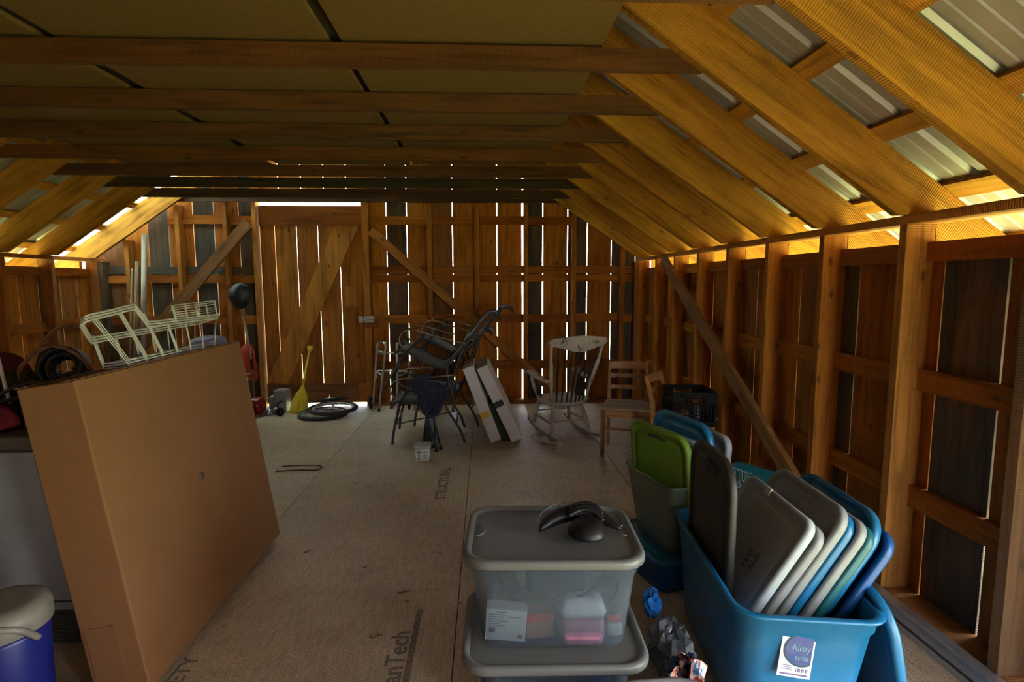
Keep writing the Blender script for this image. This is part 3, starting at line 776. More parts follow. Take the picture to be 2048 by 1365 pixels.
# ---- rocking chair
M_CHIP = None
def chipped():
    m, ns, ls, P = mat_new('chipped_white_paint')
    t = N(ns, 'TexCoord'); mp = N(ns, 'Mapping'); ls.new(t.outputs['Object'], mp.inputs['Vector']); mp.inputs['Scale'].default_value = (1, 1, 0.6)
    n = N(ns, 'TexNoise', Scale=13, Detail=9, Roughness=0.72); ls.new(mp.outputs[0], n.inputs['Vector'])
    r = ramp(ns, [(0.56, (0.56, 0.52, 0.46)), (0.60, (0.30, 0.25, 0.20)), (0.64, (0.05, 0.035, 0.025))]); ls.new(n.outputs['Fac'], r.inputs[0])
    n2 = N(ns, 'TexNoise', Scale=3, Detail=4); ls.new(t.outputs['Object'], n2.inputs['Vector'])
    r2 = ramp(ns, [(0.3, 0.6), (0.6, 1.0)]); ls.new(n2.outputs['Fac'], r2.inputs[0])
    ls.new(mixc(ns, ls, 1.0, r.outputs[0], r2.outputs[0], 'MULTIPLY'), P.inputs['Base Color']); P.inputs['Roughness'].default_value = 0.75
    bp = N(ns, 'Bump', Strength=0.4, Distance=0.002); bp.invert = True; ls.new(n.outputs['Fac'], bp.inputs['Height']); ls.new(bp.outputs[0], P.inputs['Normal'])
    return m
M_CHIP = chipped()
M_SPIN = plain('dark_worn_spindle', (0.06, 0.04, 0.03), 0.7, col2=(0.015, 0.01, 0.008), scale=9)
rc = thing('rocking_chair', 'worn white rocking chair with a spindle back, facing the back wall', 'chair', (0.77, 5.42, 0), (rad(0), 0, rad(17)))
# local: +y is the front, seat about 0.36 high
def turned(p, q, r, seg=12):
    p = Vector(p); q = Vector(q); prof = [(0, .6), (.06, .75), (.12, .62), (.2, 1.0), (.45, 1.15), (.62, .9), (.72, 1.1), (.8, .75), (.9, .9), (1, .55)]
    return [p.lerp(q, t) for t, _ in prof], [r * f for _, f in prof]
for s in (-1, 1):
    rk = []
    for i in range(15):
        y = -0.42 + 0.80 * i / 14
        z = 0.018 + 0.55 * (max(0, abs(y + 0.04) - 0.02)) ** 2 * (1.0 if y > 0 else 0.75)
        rk.append((s * (0.215 + (0.012 if y < -.3 else 0)), y, z))
    m = MB(); rings = []
    for i, p in enumerate(rk):
        h = 0.022 if 1 < i < 13 else 0.012
        w = 0.013
        rings.append([Vector((p[0] - w, p[1], p[2] + h)), Vector((p[0] + w, p[1], p[2] + h)), Vector((p[0] + w, p[1], p[2] - 0.018)), Vector((p[0] - w, p[1], p[2] - 0.018))])
    m.loft(rings, smooth=False).build('rocker', M_CHIP, rc, bevel=0.004)
    pts, rr = turned((s * 0.165, 0.20, 0.335), (s * 0.213, 0.26, 0.055), 0.021); MB().tube(pts, rr, 12).build('leg', M_CHIP, rc)
    pts, rr = turned((s * 0.155, -0.13, 0.325), (s * 0.213, -0.22, 0.04), 0.021); MB().tube(pts, rr, 12).build('leg', M_CHIP, rc)
    MB().tube([(s * 0.195, 0.235, 0.16), (s * 0.193, -0.19, 0.155)], [0.008, 0.012, ][0:2], 8).build('stretcher', M_CHIP, rc)
    # arm
    ar = catmull([(s * 0.232, -0.175, 0.575), (s * 0.245, -0.06, 0.582), (s * 0.26, 0.08, 0.60), (s * 0.268, 0.18, 0.622), (s * 0.27, 0.24, 0.622), (s * 0.27, 0.27, 0.60)], 5)
    m = MB(); rings = []
    for i, p in enumerate(ar):
        w = 0.022 + 0.014 * min(1, i / 10)
        rings.append([p + Vector((-w, 0, 0.008)), p + Vector((0, 0, 0.013)), p + Vector((w, 0, 0.008)), p + Vector((w, 0, -0.010)), p + Vector((-w, 0, -0.010))])
    m.loft(rings).build('armrest', M_CHIP, rc, bevel=0.002)
    pts, rr = turned((s * 0.205, 0.16, 0.365), (s * 0.266, 0.20, 0.612), 0.018); MB().tube(pts, rr, 10).build('arm_post', M_CHIP, rc)
    MB().tube([(s * 0.205, 0.05, 0.365), (s * 0.255, 0.09, 0.60)], [0.010, 0.008], 8).build('arm_spindle', M_SPIN, rc)
    # outer back posts
    MB().tube(catmull([(s * 0.185, -0.165, 0.36), (s * 0.212, -0.21, 0.55), (s * 0.255, -0.30, 0.80), (s * 0.272, -0.345, 0.955)], 6), [0.013] * 6 + [0.019] * 6 + [0.014] * 7, 10).build('back_post', M_CHIP, rc)
for i in range(7):
    f = -1 + 2 * (i + .5) / 7
    y0 = -0.165 - 0.045 * (1 - f * f)
    MB().tube(catmull([(f * 0.165, y0, 0.36), (f * 0.19, y0 - 0.07, 0.60), (f * 0.242, -0.355 - 0.03 * (1 - f * f), 0.925)], 5), [0.009] * 4 + [0.0115] * 4 + [0.008] * 3, 8).build('spindle', M_SPIN, rc)
# crest rail: shaped board curved in plan
m = MB(); rings = []
for i in range(25):
    f = -1 + 2 * i / 24
    x = f * 0.315; y = -0.352 - 0.045 * (1 - f * f)
    e = min(1.0, (1 - abs(f)) / 0.16) ** 0.5 if abs(f) > .84 else 1
    ctr = 1.0 + 0.0 * f
    up_ = 0.985 + 0.045 * e + 0.012 * cos(f * pi); lo_ = 0.985 - 0.045 * e - 0.055 * max(0, cos(f * pi * 0.62)) ** 1.5 * (1 if abs(f) < .8 else .3)
    tl = 0.02
    rings.append([Vector((x, y + 0.012, lo_)), Vector((x, y - tl * .2 - 0.012, lo_)), Vector((x, y - 0.030, up_)), Vector((x, y - 0.008, up_))])
m.loft(rings).build('crest_rail', M_CHIP, rc, bevel=0.004)
# seat
def seat_ring(z, g):
    pts = []
    for i in range(40):
        a = 2 * pi * i / 40; c_, s_ = cos(a), sin(a)
        sx = abs(c_) ** 0.55 * (1 if c_ > 0 else -1); sy = abs(s_) ** 0.6 * (1 if s_ > 0 else -1)
        wx = 0.235 if s_ > 0 else 0.235 - 0.03 * abs(s_)
        pts.append(Vector((sx * (wx - g), sy * (0.215 - g) - 0.0, z + (0.012 * max(0, sy)))))
    return pts
MB().loft([seat_ring(0.325, .02), seat_ring(0.335, .0), seat_ring(0.362, 0.0), seat_ring(0.368, .01)], smooth=False).build('seat', M_CHIP, rc)
MB().tube([(-0.19, 0.235, 0.20), (0.19, 0.235, 0.20)], 0.009, 8).build('stretcher', M_CHIP, rc)
MB().tube([(-0.185, -0.175, 0.17), (0.185, -0.175, 0.17)], 0.010, 8).build('stretcher', M_CHIP, rc)

# ---- two slat-back wooden chairs
M_OAK = wood('varnished_oak', (0.36, 0.16, 0.05), (0.44, 0.21, 0.07), (0.15, 0.06, 0.02), rough=0.4, saw=0.0, knots=0.0, spec=0.4)
M_OAKD = wood('dusty_oak_seat', (0.42, 0.30, 0.20), (0.48, 0.36, 0.25), (0.2, 0.1, 0.05), rough=0.7, saw=0.0, knots=0.0)
def school_chair(label, grp):
    c = thing('wooden_chair', label, 'chair', group=grp)
    # front is -y ; seat 0.44 high
    for s in (-1, 1):
        MB().prism([(s * 0.195 - 0.017, 0.0), (s * 0.195 + 0.017, 0.0), (s * 0.195 + 0.019, 0.425), (s * 0.195 - 0.019, 0.425)], -0.20, -0.165, 'Y', axisg=2).build('leg', M_OAK, c, bevel=0.003)
        m = MB(); rings = []
        for y, z, w in ((0.215, 0.0, .015), (0.20, 0.22, .018), (0.185, 0.43, .019), (0.20, 0.60, .017), (0.245, 0.775, .015), (0.255, 0.80, .012)):
            x = s * (0.17 - 0.0 * z)
            rings.append([Vector((x - w * .8, y - w, z)), Vector((x + w * .8, y - w, z)), Vector((x + w * .8, y + w, z)), Vector((x - w * .8, y + w, z))])
        m.loft(rings, smooth=False)
        m.build('back_post', M_OAK, c, bevel=0.003)
        MB().box((s * 0.185 - 0.008, -0.17, 0.36), (s * 0.185 + 0.008, 0.18, 0.415), 1).build('apron', M_OAK, c)
        MB().box((s * 0.185 - 0.009, -0.17, 0.195), (s * 0.185 + 0.009, 0.19, 0.217), 1).build('stretcher', M_OAK, c, bevel=0.003)
    MB().box((-0.18, -0.192, 0.36), (0.18, -0.174, 0.415), 0).build('apron', M_OAK, c)
    MB().box((-0.18, -0.012, 0.196), (0.18, 0.008, 0.216), 0).build('stretcher', M_OAK, c, bevel=0.003)
    MB().prism([(-0.215, -0.215), (0.215, -0.215), (0.195, 0.20), (-0.195, 0.20)], 0.426, 0.442, 'Z').build('seat', M_OAKD, c, bevel=0.005)
    for z0, z1 in ((0.725, 0.795), (0.645, 0.69), (0.54, 0.585)):
        m = MB(); rings = []
        for i in range(11):
            f = -1 + 2 * i / 10; x = f * 0.165
            yy = 0.185 + (0.015 if z0 < .6 else 0.045 * (z0 - .6) / .15 + .02) + 0.028 * (1 - f * f)
            tz = 0.010 * (1 - f ** 6) if z0 > .7 else 0
            rings.append([Vector((x, yy - .007, z0)), Vector((x, yy + .007, z0)), Vector((x, yy + .012, z1 + tz - .008)), Vector((x, yy - .002, z1 + tz - .008))])
        m.loft(rings, smooth=False).build('back_slat', M_OAK, c, bevel=0.002)
    return c
ch1 = school_chair('varnished slat-back wooden chair facing the viewer beside the rocking chair', 'slat-back wooden chairs')
ch1.location = (1.265, 4.76, 0); ch1.rotation_euler = (0, 0, rad(-17))
ch2 = clone(ch1, 'varnished slat-back wooden chair turned sideways, carrying the black milk crate'); ch2.location = (1.57, 4.17, 0); ch2.rotation_euler = (0, 0, rad(54))

# ---- milk crate
cr_ = thing('milk_crate', 'black plastic milk crate standing on the seat of the sideways wooden chair', 'crate', (1.585, 4.12, 0.444), (0, 0, rad(-4)))
S, H = 0.163, 0.265
m = MB()
for (a, b_) in (((-S, -S), (S, -S)), ((S, -S), (S, S)), ((S, S), (-S, S)), ((-S, S), (-S, -S))):
    a = Vector((a[0], a[1], 0)); b_ = Vector((b_[0], b_[1], 0)); d = (b_ - a).normalized()
    def bar(u0, u1, z0, z1, th=0.006):
        p = a + d * u0 + Vector((0, 0, (z0 + z1) / 2)); q = a + d * u1 + Vector((0, 0, (z0 + z1) / 2))
        m.beam(p, q, th, z1 - z0)
    L = 2 * S
    bar(-.002, L + .002, H - 0.012, H, 0.012); bar(0, L, 0, 0.04); bar(0, L, 0.145, 0.151, .01); bar(0, L, H - .045, H - .038, .01)
    # handle gap between two uprights
    bar(0, 0.085, H - .095, H - 0.01); bar(L - 0.085, L, H - .095, H - 0.01); bar(0.05, L - 0.05, H - .032, H - 0.01)
    bar(0, L, H - .10, H - .085)
    for q in range(12):
        u = 0.012 + q * (L - 0.024) / 11
        bar(u - .004, u + .004, 0.0, H - .09)
    for z in (0.065, 0.09, 0.12): bar(0, L, z - .002, z + .002)
M_CRATE = plain('crate_plastic', (0.008, 0.008, 0.009), 0.6, spec=0.12)
m.build('crate_wall', M_CRATE, cr_)
m = MB(); m.box((-S, -S, 0), (S, S, 0.004))
m.build('crate_base', M_BLKP, cr_)
M_TERRA = plain('tan_leather', (0.35, 0.17, 0.09), 0.6)
o = MB().ball((1.55, 4.10, 0.50), (0.05, 0.04, 0.045)).build('leather_pouch', M_TERRA); tag(o, 'small tan leather lump lying inside the black milk crate', 'pouch')
o = MB().tube([(1.64, 4.05, 0.475), (1.67, 4.18, 0.60)], 0.022, 12).build('glass_bottle', plain('smoky_bottle', (0.2, 0.22, 0.22), 0.15, spec=0.8)); tag(o, 'grey bottle leaning inside the black milk crate', 'bottle')

# ---- yellow paddle
M_YEL = plain('yellow_plastic', (0.62, 0.44, 0.02), 0.45, var=0.08, dirt=0.6, dirtc=(0.16, 0.11, 0.02), dscale=16)
pd = thing('paddle', 'short yellow boat paddle standing blade down against the plank door', 'paddle', (-2.225, 6.40, 0.0), (rad(-26), rad(4.5), 0))
def ring_e(z, rx, ry, n=16): return [Vector((rx * cos(2 * pi * i / n), ry * sin(2 * pi * i / n), z)) for i in range(n)]
MB().loft([ring_e(0.0, .07, .005), ring_e(.01, .095, .008), ring_e(.06, .102, .010), ring_e(.15, .098, .012), ring_e(.24, .072, .014), ring_e(.30, .036, .016), ring_e(.34, .018, .016), ring_e(.36, .014, .014)]).build('blade', M_YEL, pd)
MB().tube([(0, 0, .02), (0, 0, .34), (0, 0, 0.79)], [0.012, .015, .0145], 12).build('shaft', M_YEL, pd)
MB().loft([ring_e(.77, .015, .015), ring_e(.79, .022, .016), ring_e(.825, .038, .014), ring_e(.845, .042, .012), ring_e(.855, .034, .008)]).build('hand_grip', M_YEL, pd)

# ---- bicycle wheels on the floor
def bike_wheel(label, R=0.26):
    w = thing('bicycle_wheel', label, 'wheel', group='bicycle wheels on the floor')
    MB().lathe([(R + .024 * cos(2 * pi * k / 10), .022 * sin(2 * pi * k / 10)) for k in range(10)], 48, closed=True).build('tyre', M_RUB, w)
    MB().lathe([(R - .035, -.010), (R - .015, -.014), (R - .012, .014), (R - .035, .010)], 48, closed=True).build('rim', M_ALU, w)
    m = MB()
    for k in range(24):
        a = 2 * pi * k / 24; b_ = a + (0.45 if k % 2 else -0.45); z = 0.028 if k % 4 < 2 else -0.028
        m.tube([(0.02 * cos(b_), 0.02 * sin(b_), z), ((R - .03) * cos(a), (R - .03) * sin(a), 0)], 0.0014, 4)
    m.build('spokes', M_ALU, w)
    MB().tube([(0, 0, -.04), (0, 0, .04)], .016, 12).build('hub', M_ALU, w)
    MB().tube([(0, 0, -.045), (0, 0, .075)], .005, 8).build('axle', M_ALU, w)
    return w
bw = bike_wheel('bicycle wheel lying flat on the floor beside the yellow paddle, lowest of three'); bw.location = (-1.90, 6.31, 0.024); bw.rotation_euler = (0, 0, 0)
bw2 = clone(bw, 'bicycle wheel resting askew on the lowest wheel by the door'); bw2.location = (-1.80, 6.36, 0.075); bw2.rotation_euler = (rad(1), rad(-1), 1)
bw3 = clone(bw, 'bicycle wheel seen edge-on with its axle pointing up, topmost of three'); bw3.location = (-1.865, 6.47, 0.155); bw3.rotation_euler = (rad(-11), rad(-1), 0.4); bw3.scale = (0.72, 0.72, 0.8)

# ---- grey boxes, red machine and small stuff by the hinge side of the door
M_GREYB = plain('grey_metal_box', (0.32, 0.32, 0.30), 0.55, 0.3)
gb_ = thing('grey_box', 'tall grey metal box with a low side box, standing by the yellow paddle', 'box', (-2.46, 6.58, 0))
MB().box((-0.075, -0.09, 0), (0.075, 0.09, 0.265)).build('body', M_GREYB, gb_, bevel=0.006)
MB().box((-0.125, -0.10, 0), (-0.077, 0.03, 0.19)).build('side_box', M_GREYB, gb_, bevel=0.004)
m = MB()
for k in range(6): m.box((-0.05, -0.094, 0.11 + k * .02), (0.05, -0.0905, 0.118 + k * .02))
m.build('louvres', M_GREYB, gb_)
M_RED = plain('glossy_dark_red', (0.22, 0.008, 0.012), 0.2, spec=0.6)
rv = thing('canister_vacuum', 'glossy dark red canister vacuum lying by the door hinge post', 'vacuum cleaner', (-2.71, 6.36, 0))
m = MB(); 
m.loft([[Vector((x, r_ * cos(2 * pi * k / 18), 0.115 + r_ * sin(2 * pi * k / 18))) for k in range(18)] for x, r_ in ((-.14, .04), (-.12, .09), (-.06, .105), (-.045, .112), (-.03, .104), (.0, .11), (.015, .116), (.03, .108), (.06, .105), (.075, .11), (.09, .10), (.12, .07), (.135, .03))])
m.build('body', M_RED, rv)
MB().lathe([(.045, -.015), (.06, -.015), (.06, .015), (.045, .015)], 22, T(-.06, -.12, .075) @ RX(90), closed=True).build('wheel', M_ALU, rv)
MB().lathe([(.0, -.012), (.045, -.012), (.045, .012), (.0, .012)], 22, T(-.06, -.12, .075) @ RX(90)).build('hub', M_BLKP, rv)
MB().tube(catmull([(-.14, -.05, .03), (-.05, -.17, .012), (.06, -.15, .014), (.05, -.22, .012), (-.08, -.22, .012), (-.12, -.16, .03), (.1, -.19, .02)], 8), .009, 8).build('hose', M_BLKP, rv)
for i, (x, y, r_, mt, lb) in enumerate([(-2.545, 6.36, .035, M_ALU, 'small silver roller wheel by the red vacuum'), (-2.40, 6.33, .045, M_BLKP, 'small black reel lying between the red vacuum and yellow paddle')]):
    o = thing('small_roller', lb, 'roller', (x, y, r_ + .003), (rad(90), 0, rad(20 * i)))
    MB().lathe([(0.0, -.03), (r_, -.03), (r_, -.02), (r_ * .7, -.018), (r_ * .7, .018), (r_, .02), (r_, .03), (0, .03)], 20).build('spool', mt, o)
    MB().tube([(0, 0, -.05), (0, 0, .05)], .008, 8).build('pin', M_GREYB, o)
o = thing('motor_part', 'dull metal motor part with a bent arm on the floor before the grey box', 'machine part', (-2.47, 6.40, 0))
MB().ball((0, 0, .045), (.05, .04, .045)).build('housing', M_GREYB, o)
MB().tube(catmull([(0, 0, .07), (.03, -.01, .13), (.07, -.01, .16), (.085, 0, .15)], 5), .008, 8).build('bent_arm', M_BLKP, o)
M_ORL = plain('orange_foam', (0.62, 0.07, 0.025), 0.7, bump=0.3, dirt=0.2)
ov = thing('life_vest', 'orange-red life vest hanging on the wall left of the plank door', 'life vest', (-2.90, 6.70, 0.35))
MB().loft([[Vector((cx + w * cos(2 * pi * k / 14), .0 + d * sin(2 * pi * k / 14), z)) for k in range(14)] for z, cx, w, d in ((.0, .06, .03, .02), (.06, .05, .07, .04), (.16, .03, .075, .045), (.28, -.0, .095, .05), (.38, .0, .085, .045), (.44, .01, .05, .03), (.46, .01, .02, .015))]).build('front_panel', M_ORL, ov)
MB().tube(catmull([(-.07, -.05, .40), (-.09, -.055, .30), (-.06, -.06, .20), (0.0, -.06, .10)], 5), .012, 8).build('edge_binding', plain('dark_binding', (0.12, .01, .01), .7), ov)
MB().tube([(-.02, -.055, .09), (.09, -.05, .115)], .007, 8).build('strap', M_CART, ov)
M_HDL = wood('grey_tool_handle', (0.26, 0.17, 0.10), (0.30, 0.20, 0.12), (0.1, 0.05, 0.03), saw=0, knots=0)
br = thing('covered_broom', 'long wooden handled broom, its head wrapped in black plastic, leaning on the wall', 'broom', (0, 0, 0))
MB().tube([(-2.72, 6.42, 0.02), (-2.80, 6.58, 0.62), (-2.93, 6.68, 1.27)], 0.014, 10).build('handle', M_HDL, br)
MB().tube([(-2.785, 6.55, 0.52), (-2.815, 6.61, 0.70)], 0.019, 10).build('ferrule', M_BLKP, br)
folds('plastic_cover', plain('black_bag_film', (0.012, 0.013, 0.016), 0.42, spec=0.4, bump=0.6, scale=12), br, [crump(-2.925, 6.67, 1.23, .02, .02, ph=.3), crump(-2.925, 6.66, 1.28, .085, .05, amp=.16, ph=.6, k=4), crump(-2.93, 6.655, 1.38, .125, .065, amp=.17, ph=1.4, k=4), crump(-2.93, 6.655, 1.47, .12, .06, amp=.18, ph=2.0, k=4), crump(-2.92, 6.66, 1.53, .075, .04, amp=.12, ph=1.2), crump(-2.92, 6.67, 1.55, .03, .02, ph=1.6)])
for i, (x, xt, zt, r_, mt, lb) in enumerate([(-4.06, -4.03, 2.12, .030, M_ALU, 'tall grey metal pipe leaning in the left back corner, tallest of the three'), (-4.16, -4.14, 1.80, .024, M_HDL, 'brown pole leaning beside the tall grey pipe'), (-4.22, -4.20, 1.72, .014, M_HDL, 'thin stick leaning leftmost of the poles in the corner')]):
    m = MB().tube([(x, 6.50, 0.0), (xt, 6.74, zt)], r_, 12); o = m.build('leaning_pole', plain('dull_pipe', (.30, .25, .2), .5, .5) if i == 0 else mt); tag(o, lb, 'pole', 'poles leaning on the back wall')
M_PURP = plain('violet_grey_vinyl', (0.16, 0.13, 0.26), 0.5, var=0.2, scale=4)
pb = thing('padded_seat', 'violet grey rounded cushion pad showing behind the cardboard box', 'cushion', (-2.93, 5.85, 0.0))
MB().loft([rrect(.24, .40, .10, z=.0), rrect(.26, .46, .11, z=.3), rrect(.28, .50, .12, z=.85), rrect(.24, .42, .11, z=.955), rrect(.14, .22, .06, z=.985)]).build('pad', M_PURP, pb)
MB().tube([p + Vector((0, 0, 0)) for p in rrect(.285, .505, .12, z=.84)], .006, 6, closed=True).build('piping', M_BLKP, pb)

# ---- plastic wrap, tub, sticks
def film_mat(name, col=(0.8, 0.83, 0.85), tr=0.6):
    m, ns, ls, P = mat_new(name)
    P.inputs['Base Color'].default_value = (*col, 1); P.inputs['Roughness'].default_value = 0.18
    t = N(ns, 'BsdfTransparent'); mx = N(ns, 'MixShader', Fac=tr)
    n = N(ns, 'TexNoise', Scale=30, Detail=5); tc_ = N(ns, 'TexCoord'); ls.new(tc_.outputs['Object'], n.inputs['Vector'])
    bp = N(ns, 'Bump', Strength=0.8, Distance=0.01); ls.new(n.outputs['Fac'], bp.inputs['Height']); ls.new(bp.outputs[0], P.inputs['Normal'])
    ls.new(P.outputs[0], mx.inputs[1]); ls.new(t.outputs[0], mx.inputs[2]); ls.new(mx.outputs[0], ns['Material Output'].inputs[0])
    return m
M_FILM = film_mat('clear_film')
def sheet(name, mat, nx, ny, fn, parent=None, solid=0):
    m = MB(); vs = [fn(i / nx, j / ny) for i in range(nx + 1) for j in range(ny + 1)]
    m.add(vs, [(i * (ny + 1) + j, i * (ny + 1) + j + 1, (i + 1) * (ny + 1) + j + 1, (i + 1) * (ny + 1) + j) for i in range(nx) for j in range(ny)], None, (.5, 0), True)
    return m.build(name, mat, parent, solid=solid)
rw = random.Random(5)
hh = [[rw.random() for _ in range(20)] for _ in range(20)]
o = sheet('plastic_wrap', M_FILM, 18, 10, lambda u, v: (0.42 + u * .32 + .03 * hh[int(u * 18)][int(v * 10)], 5.22 - u * .14 + (v - .5) * (.26 - .1 * abs(u - .4)) + .02 * hh[int(v * 10)][int(u * 18)], 0.004 + .035 * hh[int(u * 18)][int(v * 10) + 3] * min(1, 4 * u, 4 * (1 - u), 4 * v + .2, 4 * (1 - v) + .2)), solid=0.001)
tag(o, 'crumpled clear plastic wrap on the floor at the foot of the rocking chair', 'plastic wrap')
M_TUBW = plain('milky_plastic', (0.55, 0.56, 0.53), 0.35, var=0.04)
tb = thing('plastic_tub', 'small milky plastic tub with a printed label, standing alone on the floor', 'tub', (-0.56, 4.66, 0), (0, 0, rad(4)))
MB().loft([rrect(.105, .105, .02, z=.0), rrect(.115, .115, .022, z=.003), rrect(.135, .13, .024, z=.115)]).build('body', M_TUBW, tb)
MB().loft([rrect(.145, .14, .026, z=.112), rrect(.15, .145, .027, z=.116), rrect(.15, .145, .027, z=.132), rrect(.14, .135, .025, z=.136), rrect(.125, .12, .022, z=.130)]).build('lid', plain('greenish_tub_lid', (0.40, 0.42, 0.36), 0.5), tb)
lb = MB().prism([(-.052, .012), (.052, .012), (.058, .098), (-.058, .098)], -.0665, -.0655, 'Y', M=Matrix.Identity(4)).build('label_sheet', plain('paper_label', (.75, .75, .75), .6), tb); lb.rotation_euler = (rad(5), 0, 0); lb.location = (0, 0.004, 0.0)
m = MB()
for k in range(6):
    m.box((-.046, -.0675, .085 - k * .013), (-.008 - .006 * (k % 3), -.0668, .089 - k * .013)); m.box((.006, -.0675, .085 - k * .013), (.045 - .008 * (k % 2), -.0668, .089 - k * .013))
m.box((-.046, -.0675, .088), (-.01, -.0668, .096))
l2 = m.build('print_lines', M_BLKP, tb); l2.rotation_euler = (rad(5), 0, 0); l2.location = (0, .004, 0)
M_TWIG = plain('dry_twig', (0.14, 0.085, 0.045), 0.8)
def F(px, py):  # floor marks measured on the sheet grid
    return (px, py, 0.006)
o = MB().tube(catmull([(-1.72, 4.52, .006), (-1.55, 4.53, .008), (-1.41, 4.52, .006), (-1.38, 4.46, .006), (-1.42, 4.41, .006), (-1.55, 4.42, .007), (-1.73, 4.40, .006)], 5), .0055, 6).build('dry_stalk', M_TWIG); tag(o, 'bent dry stalk on the floor near the cardboard box', 'twig')
for i, (x, y, a, L_, lb) in enumerate([(x_, y_, a_, l_ * .55, b_) for x_, y_, a_, l_, b_ in [(-0.42, 2.58, 10, .05, 'dark curled leaf bit on the floor nearest the clear totes'), (-1.03, 3.02, 40, .04, 'reddish leaf bit on the floor by the box corner'), (-0.49, 2.24, -30, .05, 'small brown twig on the near floor by the printed stamp'), (0.05, 4.35, -10, .05, 'pale scrap of leaf on the floor before the cartons'), (0.86, 3.95, 20, .03, 'pale pebble-like crumb on the floor near the chair shadow'), (-0.66, 2.83, 5, .025, 'tiny dark crumb in the middle of the floor')]]):
    o = MB().tube(catmull([(x - L_, y, .004), (x - L_ * .3, y - .01, .008), (x + L_ * .3, y, .01), (x + L_, y + .015, .004)], 3), .0035, 6, flat=.6).build('floor_crumb', M_TWIG if i not in (3, 4) else M_CART); tag(o, lb, 'debris')

# printed stamps on the floor sheets
M_STAMP = plain('faded_grey_print', (0.25, 0.225, 0.17), 0.8, var=0.3, scale=90)
def stamp(txt, x, y, rot, size, label, extra=None):
    cu = bpy.data.curves.new('floor_print', 'FONT'); cu.body = txt; cu.size = size; cu.extrude = 0.0003; cu.align_x = 'LEFT'; cu.offset = size * .02; cu.resolution_u = 3
    tmp = bpy.data.objects.new('tmp', cu); COL.objects.link(tmp); bpy.context.view_layer.update()
    me = bpy.data.meshes.new_from_object(tmp.evaluated_get(bpy.context.evaluated_depsgraph_get())); bpy.data.objects.remove(tmp)
    me.materials.clear(); me.materials.append(M_STAMP)
    o = bpy.data.objects.new('floor_print', me); COL.objects.link(o); o.location = (x, y, 0.0006); o.rotation_euler = (0, 0, rad(rot))
    tag(o, label, 'print')
    return o
stamp('AdvanTech', -0.345, 1.78, 90, 0.11, 'faded large printed word running up the near floor sheet')
o = MB().box((-0.335, 1.75, 0.0), (-0.308, 2.44, 0.0009), 1).build('floor_print', M_STAMP); tag(o, 'dark printed bar beside the large faded word on the near floor sheet', 'print')
stamp('STRUCTURAL', -0.30, 3.75, 90, 0.11, 'faded print on the middle floor sheet past the water stain')
stamp('SAFETY', -1.19, 1.86, 90, 0.09, 'faint print beside the foot of the cardboard box')

# ================================================================== things near the viewer
M_CARD = plain('brown_cardboard', (0.21, 0.098, 0.036), 0.85, var=0.06, scale=3, bump=0.05)
M_CARDE = plain('cardboard_flap', (0.19, 0.092, 0.036), 0.9, var=0.06, scale=4)
# ---- tall cardboard box leaning left on the freezer
cb = thing('cardboard_box', 'large upright brown cardboard box leaning left against the white freezer', 'box', (-1.45, 1.93, 0.003), (0, rad(-8.5), 0))
MB().box((0, 0, 0), (0.20, 1.28, 1.185), 2).build('body', M_CARD, cb, bevel=0.006)
f = MB(); f.box((-0.002, -0.003, 1.1865), (0.03, 1.285, 1.19)); f.box((0.17, -0.002, 1.1865), (0.2015, 1.282, 1.1895)); f.build('top_flap', M_CARDE, cb)
MB().lathe([(0, 0), (.021, 0), (.021, .0015), (0, .0015)], 16, T(.2000, .615, .61) @ RY(90)).build('punched_hole', plain('hole_patch', (.14, .08, .04), .9), cb, bevel=0.0)
MB().box((0.02, -0.0035, 0.0), (0.13, -0.001, 0.28)).build('lower_flap', M_CARDE, cb)

# ---- chest freezer
M_FRZ = plain('old_white_enamel', (0.26, 0.29, 0.33), 0.45, var=0.06, scale=3, dirt=0.5, dirtc=(0.14, 0.13, 0.12), dscale=2.2)
M_FRZT = plain('dusty_enamel_lid', (0.12, 0.11, 0.095), 0.6, var=0.25, scale=6, dirt=0.7, dirtc=(0.07, 0.06, 0.05), dscale=3)
fz = thing('chest_freezer', 'old white chest freezer standing against the cardboard box', 'freezer', (-2.235, 2.25, 0))
MB().box((-0.62, 0, 0.02), (0.62, 0.68, 0.855)).build('cabinet', M_FRZ, fz, bevel=0.012)
MB().box((-0.63, -0.02, 0.868), (0.63, 0.69, 0.925)).build('lid', M_FRZT, fz, bevel=0.014)
MB().box((-0.61, 0.0, 0.855), (0.61, 0.67, 0.868)).build('lid_seal', M_RUB, fz)
MB().box((-0.62, -0.006, 0.205), (0.60, -0.001, 0.211)).build('trim_line', M_RUB, fz)
m = MB(); m.box((0.28, -0.004, 0.02), (0.50, 0.004, 0.17))
for k in range(8): m.box((0.285, -0.008, 0.03 + k * .017), (0.495, -0.003, 0.036 + k * .017))
m.build('vent_grille', M_RUB, fz)
for x in (-.55, .55):
    for y in (.06, .6): MB().lathe([(0, 0), (.02, 0), (.02, .02), (0, .02)], 12, T(x, y, 0)).build('foot', M_RUB, fz)
ZT = 0.925
